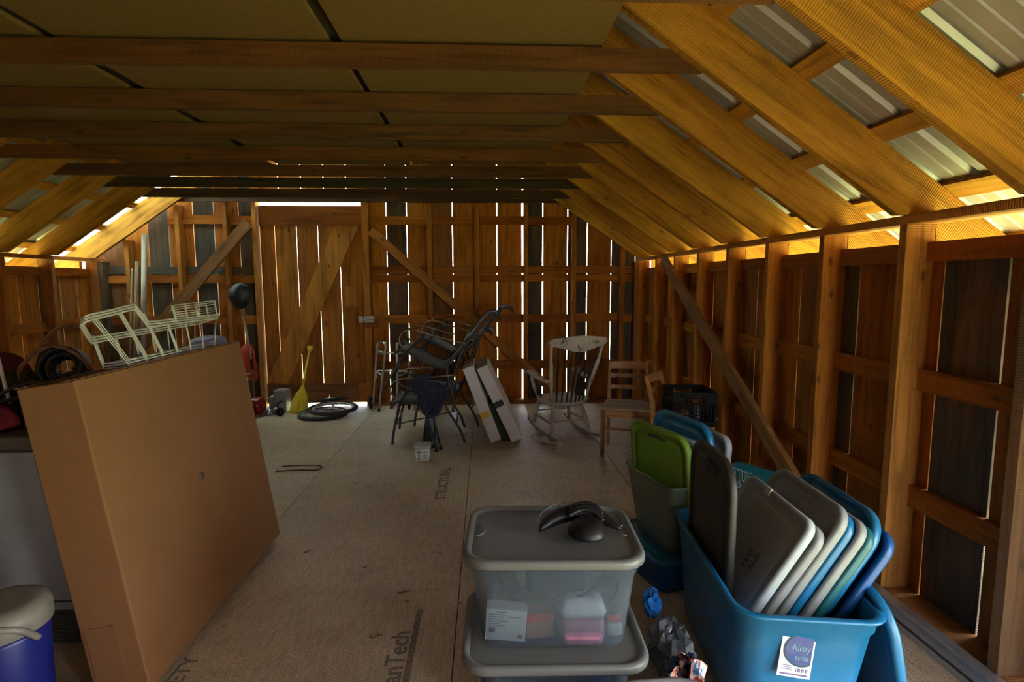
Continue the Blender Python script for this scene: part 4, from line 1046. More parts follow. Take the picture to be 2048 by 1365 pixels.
# ---- basket with coiled hose on the freezer
M_TWINE = plain('twisted_vine', (0.22, 0.10, 0.04), 0.85, var=0.3, scale=40, bump=0.5)
bk = thing('vine_basket', 'twisted vine basket with two arched handles on the freezer', 'basket', (-1.93, 2.56, ZT + .002))
m = MB()
for i in range(9):
    z = .012 + i * .017; r_ = .115 + .012 * i * .4
    for ph in (0, pi):
        m.tube([(r_ * 1.1 * cos(2 * pi * k / 28), r_ * sin(2 * pi * k / 28), z + .006 * sin(7 * 2 * pi * k / 28 + ph + i)) for k in range(28)], .007, 6, closed=True)
m.lathe([(0, .0), (.115, .0), (.115, .012), (0, .012)], 24)
m.build('woven_bowl', M_TWINE, bk)
for off, hz in ((-.055, .33), (.05, .415)):
    for ph in (0, 1.6, 3.2):
        MB().tube(catmull([(-.15, off * .5, .14), (-.155, off, .22), (-.12, off, hz * .82), (-.04, off + .01 * sin(ph), hz), (.05, off, hz - .005), (.12, off, hz * .84), (.155, off, .22), (.15, off * .5, .14)], 6), .0055, 6).build('handle', M_TWINE, bk, xf=T(.006 * sin(ph), .006 * cos(ph), .006 * sin(ph * 2)))
hc = thing('hose_coil', 'black hose coil standing upright inside the vine basket', 'hose', (-1.93, 2.56, ZT + .235), (rad(75), 0, rad(12)))
m = MB(); m.tube([( (.045 + .004 * sin(k * .2)) * (1 + .35 * ((k // 40) / 6)) * cos(2 * pi * k / 40), (.045) * (1 + .35 * ((k // 40) / 6)) * sin(2 * pi * k / 40), -.04 + .08 * ((k * 7 // 40) % 6) / 6) for k in range(240)], .011, 8)
m.build('coil', M_BLKP, hc)
MB().lathe([(.075, -.045), (.09, -.045), (.093, -.03), (.093, .03), (.09, .045), (.075, .045)], 32, closed=True).build('outer_loop', M_BLKP, hc)
for j, (pts, lb) in enumerate([([(-2.14, 2.36, ZT + .01), (-2.05, 2.34, ZT + .14), (-1.92, 2.36, ZT + .20), (-1.80, 2.40, ZT + .18), (-1.72, 2.42, ZT + .24)], 'black cable arching over the front of the vine basket'), ([(-2.18, 2.42, ZT + .01), (-2.08, 2.38, ZT + .10), (-1.95, 2.38, ZT + .15), (-1.83, 2.36, ZT + .19), (-1.72, 2.38, ZT + .23)], 'second black cable just below the arched one')]):
    o = MB().tube(catmull(pts, 8), .008, 8).build('cable', M_BLKP); tag(o, lb, 'cable')
# dark evergreen garland
M_LEAF = plain('dark_garland_green', (0.03, 0.045, 0.015), 0.8, col2=(0.05, 0.025, 0.012), scale=30)
rg = random.Random(3); m = MB()
for i in range(420):
    c = Vector((-2.14 + rg.uniform(-.15, .12), 2.56 + rg.uniform(-.09, .10), ZT + .01 + rg.random() ** .7 * .19))
    d = Vector((rg.uniform(-1, 1), rg.uniform(-1, 1), rg.uniform(-.2, 1))).normalized() * rg.uniform(.03, .06)
    s_ = d.orthogonal().normalized() * .005
    m.add([c - s_, c + s_, c + d * .6 + s_ * 1.4, c + d, c + d * .6 - s_ * 1.4], [(0, 1, 2, 3, 4)], None, (.5, 0))
o = m.build('garland', M_LEAF); tag(o, 'dark evergreen garland heaped on the freezer left of the basket', 'garland')
M_PINK = plain('pink_red_cloth', (0.40, 0.06, 0.10), 0.8, col2=(0.22, 0.015, 0.04), scale=16, bump=0.5)
M_DRED = plain('dark_red_cloth', (0.14, 0.012, 0.02), 0.8, col2=(0.08, 0.01, 0.012), scale=10, bump=0.4)
pk = thing('pink_cloth_bundle', 'crumpled pink cloth bundle on the front edge of the freezer', 'cloth', (-2.09, 2.33, ZT + .001))
folds('cloth', M_PINK, pk, [crump(0, 0, .0, .11, .075, n=24, amp=.08, k=7), crump(0, 0, .03, .125, .085, n=24, amp=.12, k=7, ph=.5), crump(0, 0, .075, .11, .07, n=24, amp=.14, k=6, ph=1), crump(-.01, 0, .11, .07, .04, n=24, amp=.12, k=5), crump(-.02, 0, .12, .02, .015, n=24, amp=.05, k=5)])
rd = thing('dark_red_bag', 'dark red cloth bag behind the pink bundle on the freezer', 'bag', (-2.40, 2.72, ZT + .001))
folds('bag_body', M_DRED, rd, [crump(0, 0, .0, .16, .12, n=24, amp=.05, k=5), crump(0, 0, .08, .18, .13, n=24, amp=.07, k=5, ph=.5), crump(0.02, 0, .2, .16, .11, n=24, amp=.08, k=4, ph=1), crump(.04, 0, .27, .09, .07, n=24, amp=.1, k=4), crump(.05, 0, .285, .03, .02, n=24, amp=.05, k=4)])
o = MB().tube([(-2.05, 2.40, ZT + .10), (-2.10, 2.42, ZT + .32)], .007, 8).build('white_stick', M_CART); tag(o, 'thin white stick poking up beside the pink bundle', 'stick')
o = sheet('clear_bag', film_mat('blueish_film', (.65, .75, .8), .35), 10, 8, lambda u, v: (-1.79 + u * .13, 2.50 + v * .12, ZT + .06 + .20 * (1 - abs(2 * u - .9)) * (1 - .6 * abs(v - .5)) + .03 * hh[int(u * 10)][int(v * 8)]), solid=0.001)
tag(o, 'crumpled clear bag between the vine basket and the cardboard box', 'plastic bag')
o = MB().box((-1.86, 2.46, ZT + .002), (-1.70, 2.66, ZT + .085)).build('shoe_box', M_DRED, bevel=.003); tag(o, 'low dark box under the clear bag on the freezer', 'box')

# ---- nested white wire baskets on top of the cardboard box
M_WHW = plain('white_coated_wire', (0.50, 0.51, 0.46), 0.4, var=0.05)
def wire_basket(label):
    """freezer basket with a stepped rim; local x runs along the long side, y across, z up"""
    w = thing('wire_basket', label, 'basket', group='nested white wire baskets')
    L, W_ = 0.74, 0.20
    rim = catmull([(-.135, .01, .19), (-.12, .0, .20), (.0, 0, .212), (.14, 0, .228), (.165, 0, .220), (.215, 0, .160), (.235, 0, .150), (.45, 0, .149), (.82, 0, .147), (.838, .012, .145), (.838, .10, .135), (.82, .115, .132), (.45, .12, .125), (.07, .12, .118), (.03, .115, .12), (-.12, .03, .18)], 4, True)
    MB().tube(rim, .0042, 8, closed=True).build('rim', M_WHW, w)
    m = MB()
    b0, b1 = 0.06, 0.76
    for y in (.015, .06, .105): m.tube([(b0, y, .004), (b1, y, .004)], .003, 6)
    for i in range(7):
        f = i / 6; xb = b0 + (b1 - b0) * f; xt = -0.10 + .92 * f; xf = .05 + .77 * f
        zt = .205 + .08 * (xt + .1) if xt < .16 else (.19 if xt < .21 else .149)
        m.tube(catmull([(xt, 0, zt), (xb + (xt - xb) * .08, .008, .02), (xb, .02, .004), (xb, .10, .004), (xb + (xf - xb) * .1, .112, .02), (xf, .12, .125)], 3), .0026, 6)
    m.build('wires', M_WHW, w)
    m = MB()
    m.tube(catmull([(.44, .0, .149), (.435, 0, .205), (.45, 0, .213), (.82, 0, .222), (.835, 0, .215), (.838, 0, .15)], 3), .0032, 6)
    for x in (.54, .64, .74): m.tube([(x, 0, .149), (x, 0, .218)], .0026, 6)
    m.tube([(.44, 0, .18), (.836, 0, .184)], .0026, 6)
    m.build('end_rack', M_WHW, w)
    return w
c9, s9 = cos(rad(9.2)), sin(rad(9.2))
wb1 = wire_basket('white wire basket on the cardboard box, front one of the nested three')
wb1.location = (-1.44, 2.20, 1.205); wb1.rotation_euler = (rad(-8.5), rad(0), rad(90))
wb2 = clone(wb1, 'white wire basket nested in the middle of the three on the cardboard box'); wb2.location = (-1.445, 2.21, 1.215)
wb3 = clone(wb1, 'white wire basket nested innermost and highest of the three'); wb3.location = (-1.450, 2.22, 1.225)

# ---- blue and white jug cooler
M_BLUE = plain('deep_blue_plastic', (0.008, 0.016, 0.17), 0.35, spec=0.5, var=.05)
M_OFFW = plain('offwhite_plastic', (0.25, 0.235, 0.20), 0.45, dirt=.4, dirtc=(.2, .17, .14))
jc = thing('jug_cooler', 'blue jug cooler with a grey white screw lid in front of the freezer', 'cooler', (-1.645, 1.80, 0))
MB().loft([ring_e(z, r_, r_, 28) for z, r_ in ((.0, .115), (.01, .125), (.20, .128), (.37, .132), (.385, .128))]).build('body', M_BLUE, jc)
MB().loft([ring_e(z, r_, r_, 28) for z, r_ in ((.385, .134), (.39, .142), (.44, .142), (.465, .13), (.475, .10), (.47, .05))]).build('lid', M_OFFW, jc)
MB().tube(catmull([(-.14, -.02, .36), (-.13, -.09, .43), (0, -.135, .45), (.12, -.085, .43), (.138, -.02, .36)], 6), .011, 8).build('carry_handle', M_OFFW, jc)
MB().box((-.03, -.165, .33), (.05, -.13, .385)).build('spout_block', M_OFFW, jc, bevel=.008)
o = MB().loft([rrect(.26, .20, .03, z=.0), rrect(.27, .21, .03, z=.03), rrect(.25, .19, .03, z=.035)]).build('red_plastic_lid', plain('red_plastic', (.35, .04, .015), .5)); o.location = (-1.46, 1.86, .001); o.rotation_euler = (0, 0, rad(25)); tag(o, 'flat red plastic lid on the floor at the foot of the cardboard box', 'lid')

# ---- storage totes and lids
def frosted(name, col, tr, rough=0.3):
    m, ns, ls, P = mat_new(name)
    P.inputs['Base Color'].default_value = (*col, 1); P.inputs['Roughness'].default_value = rough
    t = N(ns, 'BsdfTransparent'); t.inputs['Color'].default_value = (.9, .95, 1, 1)
    mx = N(ns, 'MixShader', Fac=tr)
    ls.new(P.outputs[0], mx.inputs[1]); ls.new(t.outputs[0], mx.inputs[2]); ls.new(mx.outputs[0], ns['Material Output'].inputs[0])
    return m
M_TOTB = plain('bright_blue_plastic', (0.004, 0.125, 0.29), 0.38, spec=0.5, var=.05, dirt=.25, dirtc=(.1, .25, .38), dscale=9)
M_TOTB2 = plain('royal_blue_plastic', (0.004, 0.065, 0.24), 0.4, var=.05)
M_TEALL = plain('teal_plastic', (0.008, 0.10, 0.125), 0.4, var=.05)
M_GREEN = plain('lime_green_plastic', (0.11, 0.23, 0.012), 0.5, var=.08, dirt=.35, dirtc=(.16, .2, .10), dscale=3)
M_LIDW = plain('dirty_white_plastic', (0.32, 0.375, 0.41), 0.4, var=.05, dirt=.55, dirtc=(.24, .20, .15), dscale=5)
M_LIDG = plain('warm_grey_plastic', (0.215, 0.235, 0.245), 0.45, var=.08, dirt=.5, dirtc=(.2, .16, .12), dscale=6)
M_LIDBK = plain('charcoal_plastic', (0.016, 0.014, 0.014), 0.5, var=.1, dirt=.3, dirtc=(.045, .04, .035), dscale=2)
M_LIDGR = frosted('grey_translucent_lid', (0.15, 0.158, 0.155), 0.2, .4)
M_CLEAR = frosted('cloudy_clear_plastic', (0.15, 0.18, 0.22), 0.70)
M_CLEAR2 = frosted('milky_green_clear', (0.20, 0.245, 0.21), 0.42)
def tote(parent, w, d, h, mat, taper=.035, r=.06, rim=.018, band=.045, t=.003, groove=True, name='tub'):
    def ring(o, z, rr=None):
        k = z / h; ww = w - 2 * taper * (1 - k) - 2 * o; dd = d - 2 * taper * (1 - k) - 2 * o
        pts = rrect(ww, dd, max(.01, (rr or r) - o * .5), n=6, z=z)
        return pts
    m = MB()
    m.loft([ring(.02, 0), ring(.0, .008), ring(0, h * .5), ring(0, h - band), ring(-.007, h - band + .004), ring(-.007, h - .012), ring(-rim, h - .010), ring(-rim - .002, h - .004), ring(-rim, h), ring(0, h + .001), ring(t, h - .004), ring(t, h - band), ring(t, .012), ring(.03, .006)])
    o = m.build(name, mat, parent)
    return o
def lid(parent, L, W_, mat, name='lid_panel', r=.055, notch=False, deep=.0):
    m = MB()
    R = lambda o, z: rrect(L - 2 * o, W_ - 2 * o, max(.012, r - o * .6), n=7, z=z)
    m.loft([R(.06, -.003), R(.032, -.003), R(.014, -.006), R(.010, -.019), R(.002, -.021), R(.0, -.016), R(.0, .0), R(.004, .007), R(.013, .0095), R(.023, .006), R(.030, -.001 - deep), R(.05, -.001 - deep), R(.058, .004 - deep), R(.062, .0045 - deep)])
    return m.build(name, mat, parent, bevel=0)
# two stacked clear totes with grey lids
ga = thing('clear_tote', 'clear tote at the bottom of the pair, dark blue things inside', 'storage tote', (0.225, 1.815, 0), (0, 0, rad(-2)), 'clear totes with grey lids')
tote(ga, .52, .38, .315, M_CLEAR)
l_ = lid(ga, .62, .47, M_LIDGR, 'lid', r=.09, deep=.008); l_.location = (0, 0, .322)
gb2 = thing('clear_tote', 'upper clear tote showing papers and cords, grey lid, black rest on top', 'storage tote', (0.225, 1.835, .3335), (0, 0, rad(-3)), 'clear totes with grey lids')
tote(gb2, .55, .40, .315, M_CLEAR)
l_ = lid(gb2, .60, .445, M_LIDGR, 'lid', r=.09, deep=.008); l_.location = (0, 0, .322)
for s in (-1, 1):
    MB().tube([(s * (.262 - .028 * cos(a * pi / 8)), .03 * sin(a * pi / 8) * 1.3, .330) for a in range(-4, 5)], .003, 6).build('latch_ridge', M_LIDGR, gb2)
def put(name, label, cat, mat, a, b_, rot=(0, 0, 0), loc=(0, 0, 0), bevel=.002):
    o = MB().box(a, b_).build(name, mat, bevel=bevel); o.location = loc; o.rotation_euler = tuple(rad(v) for v in rot)
    return tag(o, label, cat)
Z0 = .3335 + .012
M_PAPER = plain('printed_paper_box', (.48, .48, .46), .6, var=.03)
M_REDP = plain('red_print', (.45, .02, .02), .5); M_MAROON = plain('maroon_cover', (.10, .015, .02), .5); M_NAVYP = plain('navy_plastic', (.012, .02, .05), .45)
bx = thing('paper_carton', 'white printed carton inside the upper clear tote, at its left', 'box', (.055, 1.70, Z0), (rad(4), rad(4), rad(-3)))
MB().box((-.068, 0, 0), (.068, .05, .115)).build('body', M_PAPER, bx, bevel=.002)
m = MB()
M_PRT = plain('grey_print', (.16, .16, .17), .6)
for k in range(7): m.box((-.058, -.0012, .095 - k * .008), (-.058 + (.06, .05, .045, .06, .04, .055, .03)[k], -.0004, .0975 - k * .008))
m.box((-.035, -.0012, .104), (.0, -.0004, .109)); m.box((.005, -.0012, .088), (.05, -.0004, .090)); m.box((.04, -.0012, .012), (.056, -.0004, .026)); m.box((-.055, -.0012, .03), (-.035, -.0004, .045))
m.build('print', M_PRT, bx)
rb = thing('red_booklet_box', 'red and tan small carton inside the upper clear tote, in its middle', 'box', (.175, 1.71, Z0), (0, 0, rad(4)))
MB().box((-.045, 0, 0), (.045, .09, .055)).build('tan_base', M_TERRA, rb); MB().box((-.048, -.003, .056), (.048, .09, .085)).build('red_cover', M_REDP, rb); MB().box((-.046, .0, .0555), (.046, .09, .0585)).build('white_edge', M_PAPER, rb); MB().box((-.045, .01, .086), (.045, .09, .125)).build('maroon_top', M_MAROON, rb)
pg = thing('pink_pouch', 'pink film pouch with a clear bag on it inside the upper clear tote', 'pouch', (.315, 1.71, Z0), (0, 0, rad(-3)))
MB().loft([rrect(.14, .09, .02, z=.0), rrect(.15, .10, .02, z=.03), rrect(.145, .09, .02, z=.075), rrect(.13, .06, .015, z=.09)]).build('pouch', plain('pink_film', (.34, .14, .22), .35, bump=.4, scale=20), pg)
MB().loft([rrect(.15, .08, .02, z=.092), rrect(.16, .09, .02, z=.11), rrect(.13, .06, .02, z=.145), rrect(.08, .03, .01, z=.15)]).build('clear_bag', film_mat('crinkle_film', (.6, .62, .66), .25), pg)
put('red_card', 'red and white card at the right end inside the upper clear tote', 'card', M_REDP, (0, 0, .05), (.045, .004, .072), loc=(.405, 1.71, Z0))
put('grey_case', 'pale grey small case at the right end inside the upper clear tote', 'case', plain('grey_case', (.3, .32, .33), .5), (0, 0, 0), (.055, .06, .048), loc=(.40, 1.70, Z0), bevel=.01)
put('maroon_book', 'maroon book leaning inside the upper clear tote at its left rear', 'book', M_MAROON, (0, 0, 0), (.03, .16, .17), (0, -22, 0), (.105, 1.78, Z0 + .012))
put('navy_case', 'large dark navy case inside the upper clear tote at its rear', 'case', M_NAVYP, (0, 0, 0), (.20, .12, .13), (0, 0, -4), (.13, 1.735, Z0 + .145), bevel=.015)
put('dark_folder', 'dark folder standing against the left wall of the upper clear tote', 'folder', M_NAVYP, (0, 0, 0), (.012, .18, .20), (0, 10, 0), (-.005, 1.78, Z0), bevel=.002)
put('white_plug', 'small white adaptor near the top of the upper clear tote', 'adaptor', M_PAPER, (0, 0, 0), (.028, .02, .03), loc=(.32, 1.70, Z0 + .245))
o = MB().tube(catmull([(.03, 1.80, Z0 + .16), (.10, 1.72, Z0 + .15), (.16, 1.70, Z0 + .17), (.22, 1.705, Z0 + .14), (.14, 1.70, Z0 + .132), (.25, 1.705, Z0 + .135), (.34, 1.70, Z0 + .165), (.40, 1.72, Z0 + .22), (.44, 1.73, Z0 + .17), (.43, 1.76, Z0 + .10), (.38, 1.80, Z0 + .02)], 8), .0045, 8).build('black_cord', M_BLKP); tag(o, 'thin black cord looping inside the upper clear tote', 'cord')
put('blue_bundle', 'dark blue mass filling the lower clear tote', 'cloth', plain('dark_blue_cloth', (.02, .035, .10), .8, bump=.5), (0, 0, 0), (.40, .27, .24), loc=(.025, 1.69, .012), bevel=.04)
# black plastic rest on the lid
bs = thing('bicycle_saddle', 'glossy black moulded piece with a round cup, on the grey tote lid', 'saddle', (.335, 1.84, .667), (0, 0, rad(-8)))
m = MB(); rings = []
for (x, y, w_, zc, h_) in ((-.15, -.045, .012, .010, .010), (-.145, -.03, .034, .018, .018), (-.12, .0, .046, .024, .024), (-.08, .035, .044, .03, .028), (-.04, .05, .036, .034, .03), (.0, .055, .036, .036, .03), (.05, .045, .034, .034, .028), (.09, .02, .032, .026, .022), (.125, -.01, .022, .018, .014), (.14, -.022, .008, .014, .008)):
    rings.append([Vector((x + w_ * .35 * cos(a) * (1 if x > 0 else -1) * .3, y + w_ * cos(a), max(.001, zc + h_ * sin(a)))) for a in [2 * pi * k / 14 for k in range(14)]])
m.loft(rings); m.build('curved_wing', M_BLKP, bs, subsurf=1)
MB().loft([[Vector((.02 + rx * cos(2 * pi * k / 26), -.045 + ry * sin(2 * pi * k / 26), z)) for k in range(26)] for rx, ry, z in ((.055, .06, .001), (.068, .074, .005), (.07, .075, .012), (.06, .066, .03), (.045, .05, .045), (.03, .034, .05), (.02, .02, .047))]).build('round_cup', M_BLKP, bs)
for k in range(3):
    MB().tube(catmull([(-.045, -.005 + .017 * k, .045 + .006 * k), (.0, .015 + .017 * k, .062 + .005 * k), (.045, .01 + .017 * k, .058 + .005 * k), (.075, -.012 + .017 * k, .035 + .005 * k)], 6), .0085, 8).build('ridge', M_BLKP, bs)
MB().tube(catmull([(-.135, -.045, .03), (-.155, -.02, .03), (-.135, .03, .045), (-.09, .068, .055), (-.02, .085, .06)], 6), .0016, 6).build('piping', plain('grey_piping', (.25, .25, .25), .4), bs)

# low blue tote, milky tote on it, lids standing inside
lo = thing('low_blue_tote', 'low bright blue tote with a flat lid under the milky tote', 'storage tote', (0.99, 2.74, 0), (0, 0, rad(14)))
tote(lo, .44, .46, .17, M_TOTB2, taper=.02); l_ = lid(lo, .47, .49, M_TOTB, 'lid', r=.06); l_.location = (0, 0, .183)
ml = thing('milky_tote', 'milky translucent tote holding a green lid, behind the big blue tote', 'storage tote', (1.01, 2.70, .195), (0, 0, rad(15)))
tote(ml, .42, .44, .37, M_CLEAR2, taper=.05, r=.05, rim=.008, band=.02)
def placed(label, mat, L, W_, M, r=.055, name='tote_lid', grp='lids standing in the totes', deep=0.0):
    e = thing(name, label, 'lid', group=grp); e.matrix_world = M
    lid(e, L, W_, mat, 'moulded_panel', r=r, deep=deep)
    return e
def frame_at(cx, cy, cz, lean, yaw, roll=0.0):
    """local x up the lid, local y along, local z out of its visible face (towards -X)"""
    Rm = RZ(yaw) @ RY(lean - 90.0) @ RZ(roll)
    return T(cx, cy, cz) @ Rm
# with lean=0: x -> up (0,0,1), y -> Y, z -> -X
g_ = placed('lime green lid with a slot handle, leaning in the milky tote', M_GREEN, .50, .46, frame_at(.885, 2.66, .555, -5, 20), r=.08)
MB().box((.195, -.075, .004), (.208, .06, .0115)).build('slot_handle', M_RUB, g_, bevel=.003)
placed('white lid just behind the lime green lid in the milky tote', M_LIDW, .46, .42, frame_at(.965, 2.67, .54, -2, 17), r=.07)
placed('bright blue lid standing tallest in the milky tote', M_TOTB, .56, .48, frame_at(1.00, 2.69, .575, 0, 16), r=.10)
placed('pale grey-white lid standing rightmost in the milky tote', M_LIDW, .54, .42, frame_at(1.10, 2.68, .525, 5, 11), r=.06)
# net bag and teal lid behind
nb_ = thing('wire_mesh_bag', 'loose wire mesh bundle between the milky tote and the right wall', 'mesh', (1.36, 2.85, 0))
m = MB()
for i in range(12):
    a = i * .5; m.tube([(-.10 + .018 * i, -.06 + .03 * sin(a), .0), (-.09 + .018 * i, -.05 + .03 * cos(a), .35), (-.07 + .015 * i, .0 + .03 * sin(a + 1), .60 - .012 * i)], .002, 5)
for j in range(10):
    m.tube(catmull([(-.11 + .12 * k / 3 * 1.5, -.06 + .03 * sin(j + k), .10 + j * .052 - .02 * k) for k in range(4)], 3), .002, 5)
m.build('mesh_wires', M_GREYB, nb_)
placed('teal lid leaning low behind the grey-white lids, near the right wall', M_TEALL, .50, .42, frame_at(1.50, 2.80, .265, 12, 35), r=.05)
# big blue tote with its lids
bt_ = thing('big_blue_tote', 'big bright blue storage tote holding many upright lids', 'storage tote', (1.06, 1.99, 0.012), (0, rad(2.2), rad(-5)))
tote(bt_, .455, .82, .462, M_TOTB, taper=.045, r=.075, rim=.02, band=.06)
lb_ = thing('sticker', 'white paper label with a blue oval emblem on the big blue tote', 'label', (.995, 1.589, .345), (rad(-5.0), rad(9), rad(-4)))
lb_.scale = (1.2, 1.0, 1.2)
MB().box((-.045, -.0012, -.066), (.045, 0, .070)).build('paper', plain('label_paper', (.45, .46, .48), .5, var=.03), lb_)
def oval(cx, cz, rx, rz, y, clip=1.0, n=36):
    return [(min(cx + rx * cos(2 * pi * k / n), clip), cz + rz * sin(2 * pi * k / n)) for k in range(n)]
MB().prism(oval(.012, .010, .05, .046, 0, .040), -.0020, -.0013, 'Y').build('oval_border', plain('dark_oval', (.01, .05, .07), .4), lb_)
MB().prism(oval(.013, .010, .046, .041, 0, .0395), -.0026, -.0021, 'Y').build('oval_field', plain('oval_blue', (.01, .04, .16), .4, col2=(.07, .07, .18), scale=25), lb_)
def text_mesh(txt, size, mat, parent, loc, rot, name='lettering', ext=.0003, shear=0):
    cu = bpy.data.curves.new(name, 'FONT'); cu.body = txt; cu.size = size; cu.extrude = ext; cu.align_x = 'CENTER'; cu.align_y = 'CENTER'; cu.shear = shear; cu.resolution_u = 3
    tmp = bpy.data.objects.new('tmp', cu); COL.objects.link(tmp)
    bpy.context.view_layer.update()
    me = bpy.data.meshes.new_from_object(tmp.evaluated_get(bpy.context.evaluated_depsgraph_get()))
    bpy.data.objects.remove(tmp)
    o = bpy.data.objects.new(name, me); COL.objects.link(o); me.materials.clear(); me.materials.append(mat)
    if parent: o.parent = parent
    o.location = loc; o.rotation_euler = tuple(rad(v) for v in rot)
    return o
M_LTG = plain('pale_green_ink', (.12, .26, .30), .5)
text_mesh('Alloy', .026, M_LTG, lb_, (.008, -.003, .016), (90, 0, 0))
text_mesh('tote', .022, M_LTG, lb_, (.014, -.003, -.010), (90, 0, 0))
m = MB()
for k in range(7): m.box((.004 + k * .005, -.0018, -.050), (.004 + k * .005 + (.003 if k % 2 else .0015), -.0013, -.040))
for k in range(3): m.box((-.036, -.0018, -.036 - k * .005), (-.008, -.0013, -.0345 - k * .005))
m.box((-.038, -.0018, -.060), (.036, -.0013, -.056)); m.box((-.03, -.0018, .060), (.02, -.0013, .064))
m.build('fine_print', plain('violet_print', (.10, .09, .22), .5), lb_)
# black lid on the left, standing upright
Nv = Vector((.851, 0, -.525)); Tv = Vector((.525, 0, .851))
bl_ = placed('charcoal lid with a latch slot, standing upright at the left inside the big blue tote', M_LIDBK, .62, .44, frame_at(.885, 2.045, .575, 0, -3), r=.12)
MB().box((.21, -.075, .001), (.262, .03, .012)).build('latch_frame', M_BLKP, bl_, bevel=.004)
MB().box((.222, -.04, .008), (.25, .015, .0135)).build('latch_slot', M_DARK, bl_, bevel=.002)
def leaning(label, mat, d, t0, L, W_, yc=1.955, r=.06, yaw=-3.0, deep=0.0, da=0.0):
    c = Tv * (t0 - L / 2) + Nv * d
    return placed(label, mat, L, W_, frame_at(c.x, yc, c.z, 31.7 + da, yaw), r=r, deep=deep)
w1 = leaning('white lid with handwriting and a chipped rim, frontmost of the leaning lids', M_LIDW, .570, 1.205, .47, .50, deep=.004, r=.05)
M_INK = plain('marker_ink', (.03, .07, .09), .5)
text_mesh('Will', .045, M_INK, w1, (-.03, -.055, .0012), (0, 0, 6), 'handwriting', .0002, .2)
text_mesh('Side', .045, M_INK, w1, (-.015, -.10, .0012), (0, 0, 4), 'handwriting', .0002, .2)
MB().box((.205, .045, .004), (.236, .085, .0115)).build('chipped_edge', plain('bare_chip', (.7, .7, .66), .6), w1, bevel=.003)
leaning('stained grey lid directly behind the handwritten lid', M_LIDG, .618, 1.195, .48, .48, yc=1.95, da=1)
leaning('pale grey lid rising highest at the far side among the leaning lids', M_LIDG, .662, 1.300, .56, .50, yc=1.965, r=.075, deep=.003)
leaning('thin bright blue lid right behind the high pale grey lid', M_TOTB, .696, 1.285, .56, .49, yc=1.96, r=.07)
leaning('narrow grey lid in the middle of the leaning row', M_LIDG, .728, 1.29, .58, .46, yc=1.93)
leaning('teal lid among the leaning row, right of the grey one', M_TEALL, .765, 1.285, .60, .48, yc=1.94)
leaning('broad blue lid arching highest at the back of the leaning row', M_TOTB, .800, 1.345, .64, .56, yc=2.00, r=.12)
leaning('deep blue lid lowest at the right end of the leaning row', M_TOTB2, .838, 1.305, .62, .50, yc=1.945, r=.07)
# blue lid standing on the floor right of the tote
placed('large blue lid standing on the floor, leaning on the right side of the blue tote', M_TOTB, .50, .60, frame_at(1.36, 1.86, .252, -11, -6), r=.12, deep=.006)
# crumpled bags between the totes
M_BAG1 = film_mat('bag_blue_film', (.02, .16, .55), .05); M_BAG2 = film_mat('bag_grey_film', (.13, .15, .18), .05)
def foilmat():
    m, ns, ls, P = mat_new('printed_snack_film')
    t = N(ns, 'TexCoord'); n = N(ns, 'TexNoise', Scale=22, Detail=3); ls.new(t.outputs['Object'], n.inputs['Vector'])
    r = ramp(ns, [(.40, (.01, .05, .12)), (.48, (.01, .01, .02)), (.52, (.25, .03, .005)), (.57, (.22, .16, .15)), (.64, (.01, .04, .1))]); ls.new(n.outputs['Fac'], r.inputs[0])
    ls.new(r.outputs[0], P.inputs['Base Color']); P.inputs['Roughness'].default_value = .2; P.inputs['Metallic'].default_value = .2
    bp = N(ns, 'Bump', Strength=1, Distance=.01); ls.new(n.outputs['Fac'], bp.inputs['Height']); ls.new(bp.outputs[0], P.inputs['Normal'])
    return m
M_FOIL = foilmat()
rb2 = random.Random(9)
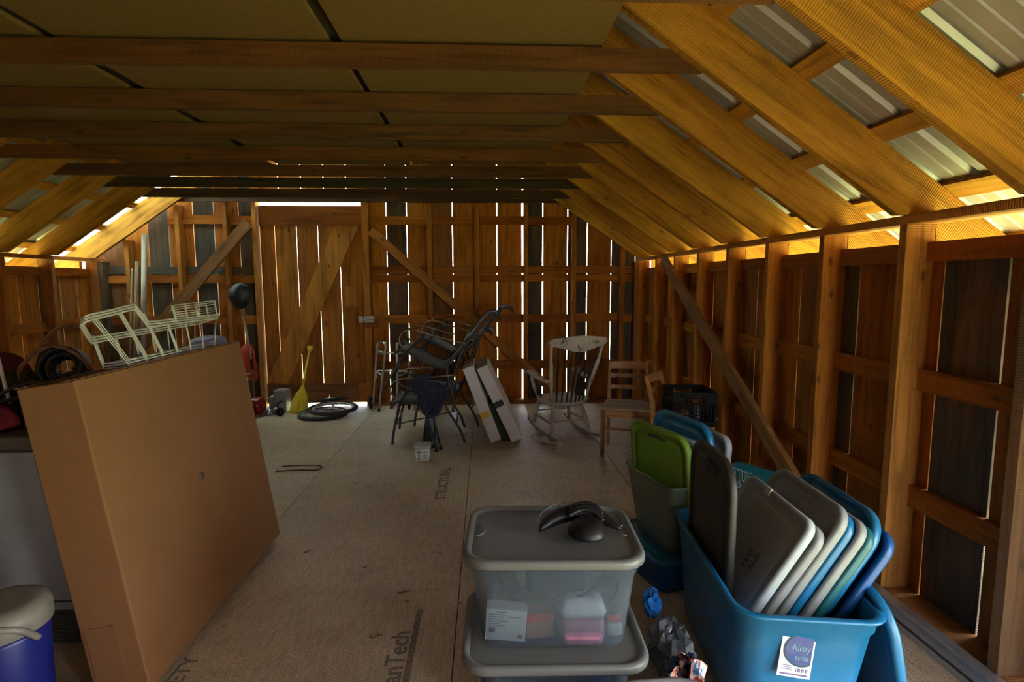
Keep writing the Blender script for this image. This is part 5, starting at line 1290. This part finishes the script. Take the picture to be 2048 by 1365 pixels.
def crumple(name, label, mat, c, s, n=3, seed=1):
    rr = random.Random(seed); m = MB(); vs = []; seg, rg_ = 18, 12
    for i in range(rg_ + 1):
        th = pi * i / rg_
        for k in range(seg):
            a = 2 * pi * k / seg; j = 1 + rr.uniform(-.22, .22)
            vs.append((c[0] + s[0] * sin(th) * cos(a) * j, c[1] + s[1] * sin(th) * sin(a) * j, max(.004, c[2] + s[2] * cos(th) * j)))
    fs = [(i * seg + k, (i + 1) * seg + k, (i + 1) * seg + (k + 1) % seg, i * seg + (k + 1) % seg) for i in range(rg_) for k in range(seg)]
    m.add(vs, fs, None, (.5, 0), False)
    return tag(m.build(name, mat), label, 'plastic bag')
crumple('grey_plastic_bag', 'crumpled grey plastic bag wedged between the clear totes and the big blue tote', M_BAG2, (.70, 1.90, .12), (.08, .12, .12), seed=2)
crumple('blue_plastic_bag', 'small bright blue bag scrap above the grey bag between the totes', M_BAG1, (.665, 2.05, .245), (.035, .05, .055), seed=3)
crumple('snack_bag', 'shiny orange and dark blue printed bag at the foot of the big blue tote', M_FOIL, (.67, 1.68, .13), (.085, .10, .13), seed=4)
crumple('snack_bag', 'shiny printed bag lying nearest the viewer between the totes', M_FOIL, (.60, 1.56, .10), (.05, .05, .10), seed=6)
nl = thing('near_tote', 'low blue tote with a dirty white rounded lid at the bottom edge of the view', 'storage tote', (.48, 1.345, 0.0), (0, 0, rad(3)))
tote(nl, .36, .34, .30, M_TOTB, taper=.03, r=.08); l_ = lid(nl, .33, .36, M_LIDG, 'lid', r=.11); l_.location = (.035, 0, .322)

# ---- metal channel along the right wall
M_CHAN = plain('galvanised_channel', (0.50, 0.53, 0.57), 0.38, 0.75, var=.05)
ch_ = thing('metal_channel', 'long galvanised metal channel lying on the floor along the right wall', 'channel', (0, 0, 0))
m = MB(); pr = [(1.818, .0), (1.915, .0), (1.915, .062), (1.868, .062), (1.862, .058), (1.862, .035), (1.835, .032), (1.818, .028)]
m.prism(pr, 0.9, 3.1, 'Y').build('rail', M_CHAN, ch_, bevel=.0015)
MB().box((1.822, .9, .0285), (1.832, 3.1, .0335)).build('slot_line', M_RUB, ch_)
